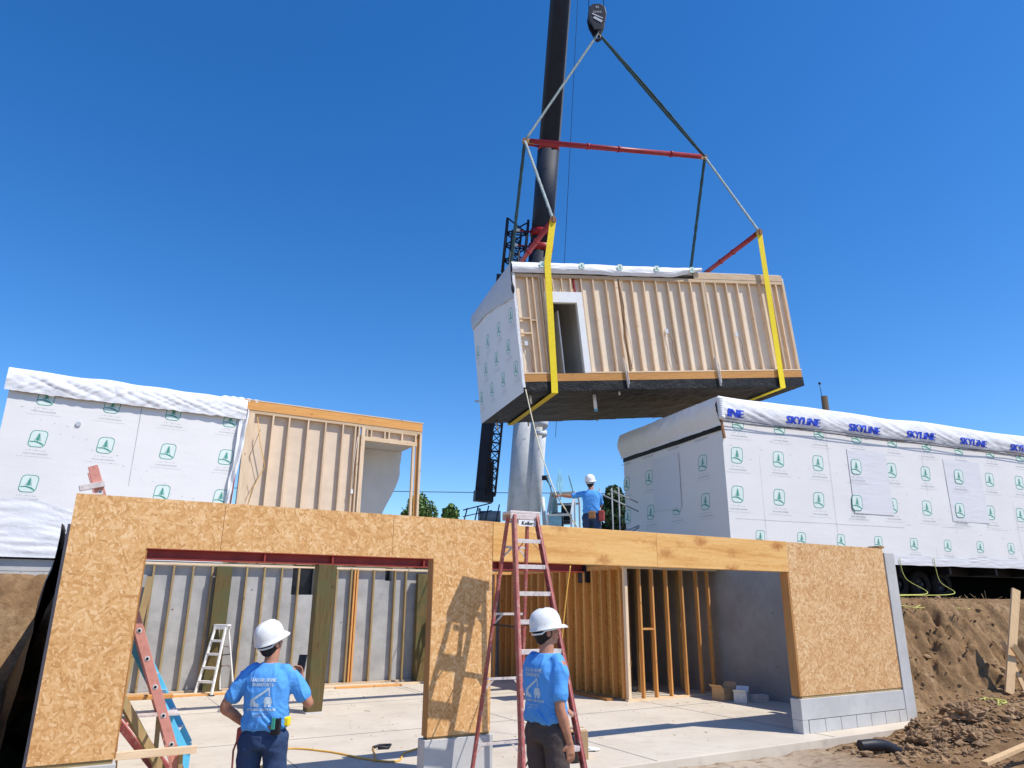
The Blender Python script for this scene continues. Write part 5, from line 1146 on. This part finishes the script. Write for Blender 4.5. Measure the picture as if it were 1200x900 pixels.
# ------------------------------------------------------------------ right side: clods, stakes, pipe, rope
rnd = random.Random(5)
def clod(u, w_, s, label=None, k=0): 
    z = GH(u, w_)
    o = crumpled('dirt_clod', G(u, w_, z+s*.15), (s, s*.85, s*.7), 'clod_dirt', label or 'dirt clod', 'dirt clod', rnd.random()*50, group='large clods at the foot of the right wall')
    return o
cl = [(6.75, -1.02, .20, 'largest clod, in the shaded middle of the heap'), (7.3, -.72, .15, 'upright clod against the block courses'), (6.2, -1.25, .13, 'rounded clod at the left edge of the heap'), (7.7, -1.3, .24, 'flat-topped clod at the right of the heap'), (7.1, -1.65, .18, 'sharp clod nearest the camera in the heap'), (8.0, -.85, .13, 'small clod at the wall corner'),
      (6.5, -1.5, .10, 'little clod between the pipe and the heap'), (8.5, -1.6, .14, 'lone clod in the shadow right of the heap'), (7.0, -1.25, .14, 'clod wedged between the two biggest ones')]
for u, w_, s, t_ in cl: clod(u, w_, s, t_)
mb = MB()
for k in range(3200):
    u, w_ = (rnd.uniform(5.0, 14), rnd.gauss(-1.3, 1.8)) if k % 3 else (rnd.gauss(7.3, .7), rnd.gauss(-1.2, .35))
    if w_ > .6 and u < 8.5 or w_ > 2.8 or w_ < -7: continue
    if -.5 < w_ and u < 8.45: continue
    s = rnd.uniform(.010, .038)*(1 if rnd.random() < .90 else 2.2); z = GH(u, w_); p = G(u, w_, z+s*.3)
    g = bmesh.ops.create_icosphere(mb.b, subdivisions=1, radius=s, matrix=Matrix.Translation(p) @ Matrix.Rotation(rnd.random()*6, 4, 'Z') @ Matrix.Diagonal((1.2, .8, .7, 1)))
    for v in g['verts']: v.co += V((nz(v.co.x*20, v.co.y*20, v.co.z*20), nz(v.co.y*20, 1, 2), nz(v.co.z*30, 3, 1)))*s*.6
tag(mb.build('gravel', 'clod_dirt'), kind='stuff', label='small clods and stones scattered over the bank and the ground at its foot')
mb = MB()
for k in range(420):
    u, w_ = rnd.uniform(8.6, 15), rnd.uniform(-1, 2.4); z = GH(u, w_); p = G(u, w_, z); a = V((rnd.gauss(0, 1), rnd.gauss(0, 1), rnd.uniform(0, .8))).normalized()*rnd.uniform(.06, .22); mb.bar(p, p+a, .006, .004)
tag(mb.build('dry_roots', 'lumber_old'), kind='stuff', label='dry straw and roots sticking out of the cut bank')
def stake(b, t_, wd, label, k):
    b, t_ = G(*b), G(*t_); mb = MB(); mb.bar(V((0, 0, 0)), t_-b, wd, .045, (b-CAM)*V((1, 1, 0))); o = mb.build('wooden_stake', 'stake_wood', bevel=.004); o.location = b; tag(o, label, 'stake', 'wooden brace boards at the right edge')
stake((11.05, -.32, .22), (12.10, -.30, 2.18), .17, 'tall leaning brace board at the right edge of the picture', 0)
stake((12.0, -.5, .25), (11.35, -.40, 1.10), .13, 'shorter brace board leaning left onto the tall one', 1)
stake((11.5, -.40, .25), (11.6, -.1, 1.15), .08, 'thin brace board behind the two wider ones', 2)
mb = MB(); P_ = [V((.0, 0, .05)), V((.25, -.03, .06)), V((.5, 0, .02)), V((.85, .1, -.12))]
a, b = smooth_path(P_, [.075]*4, 14); mb.tube(a, [.075+.010*(i % 2) for i in range(len(a))], 14); dp = mb.build('pipe', 'steel_dark'); dp.location = G(5.35, -1.0, GH(5.35, -1.0)+.05); dp.rotation_euler = (0, 0, YA-.2); tag(dp, 'short black corrugated drain pipe poking out of the soil near the slab corner', 'drain pipe')
mb = MB(); mb.bar((0, 0, 0), (1.9, .55, .38), .09, .05); lb_ = mb.build('loose_board', 'stake_wood', bevel=.004); lb_.location = G(5.6, -2.6, GH(5.6, -2.6)+.06); lb_.rotation_euler = (0, 0, R(5)); tag(lb_, 'loose board lying in the dirt at the bottom right', 'board')
cord([RM @ V((5.74, -.06, 3.1)), RM @ V((5.80, -.12, 2.55)), RM @ V((5.95, -.6, 2.15)), G(11.6, 2.4, 2.06), G(11.27, 1.39, 1.80), G(10.9, 1.5, 1.84), G(10.6, 1.6, 1.86)], .010, 'rope_yellow', 'loose_strap', 'thin yellow-green strap hanging from the right module nearest the wall end', 'strap')
cord([RM @ V((7.1, -.06, 3.15)), RM @ V((7.12, -.12, 2.5)), RM @ V((7.1, -.5, 2.15)), G(12.3, 2.4, 2.06), G(11.9, 1.6, 1.92), G(11.3, 1.40, 1.80), G(12.2, 1.35, 1.80), G(13.1, 1.22, 1.78)], .010, 'rope_yellow', 'loose_strap', 'second yellow-green strap, hanging farther right and coiling on the bank', 'strap')
yc = [G(9.6+1.3*abs(math.sin(i*.9))*(.5+.5*nz(i, 1, 1)), -.55+.25*math.sin(i*1.7), 0) for i in range(16)]
def onground(p, dz=.02):
    q = p-OG; return V((p.x, p.y, GH(q.dot(UH), q.dot(WH))+dz))
cord([onground(p) for p in yc], .012, 'rope_yellow', 'yellow_rope', 'tangle of yellow rope lying at the foot of the bank', 'rope')
crumpled('plastic_bag', onground(G(9.3, -.75, 0), .03), (.16, .07, .05), 'paper_white', 'crumpled clear plastic scrap left of the yellow rope tangle', 'plastic scrap', 9)
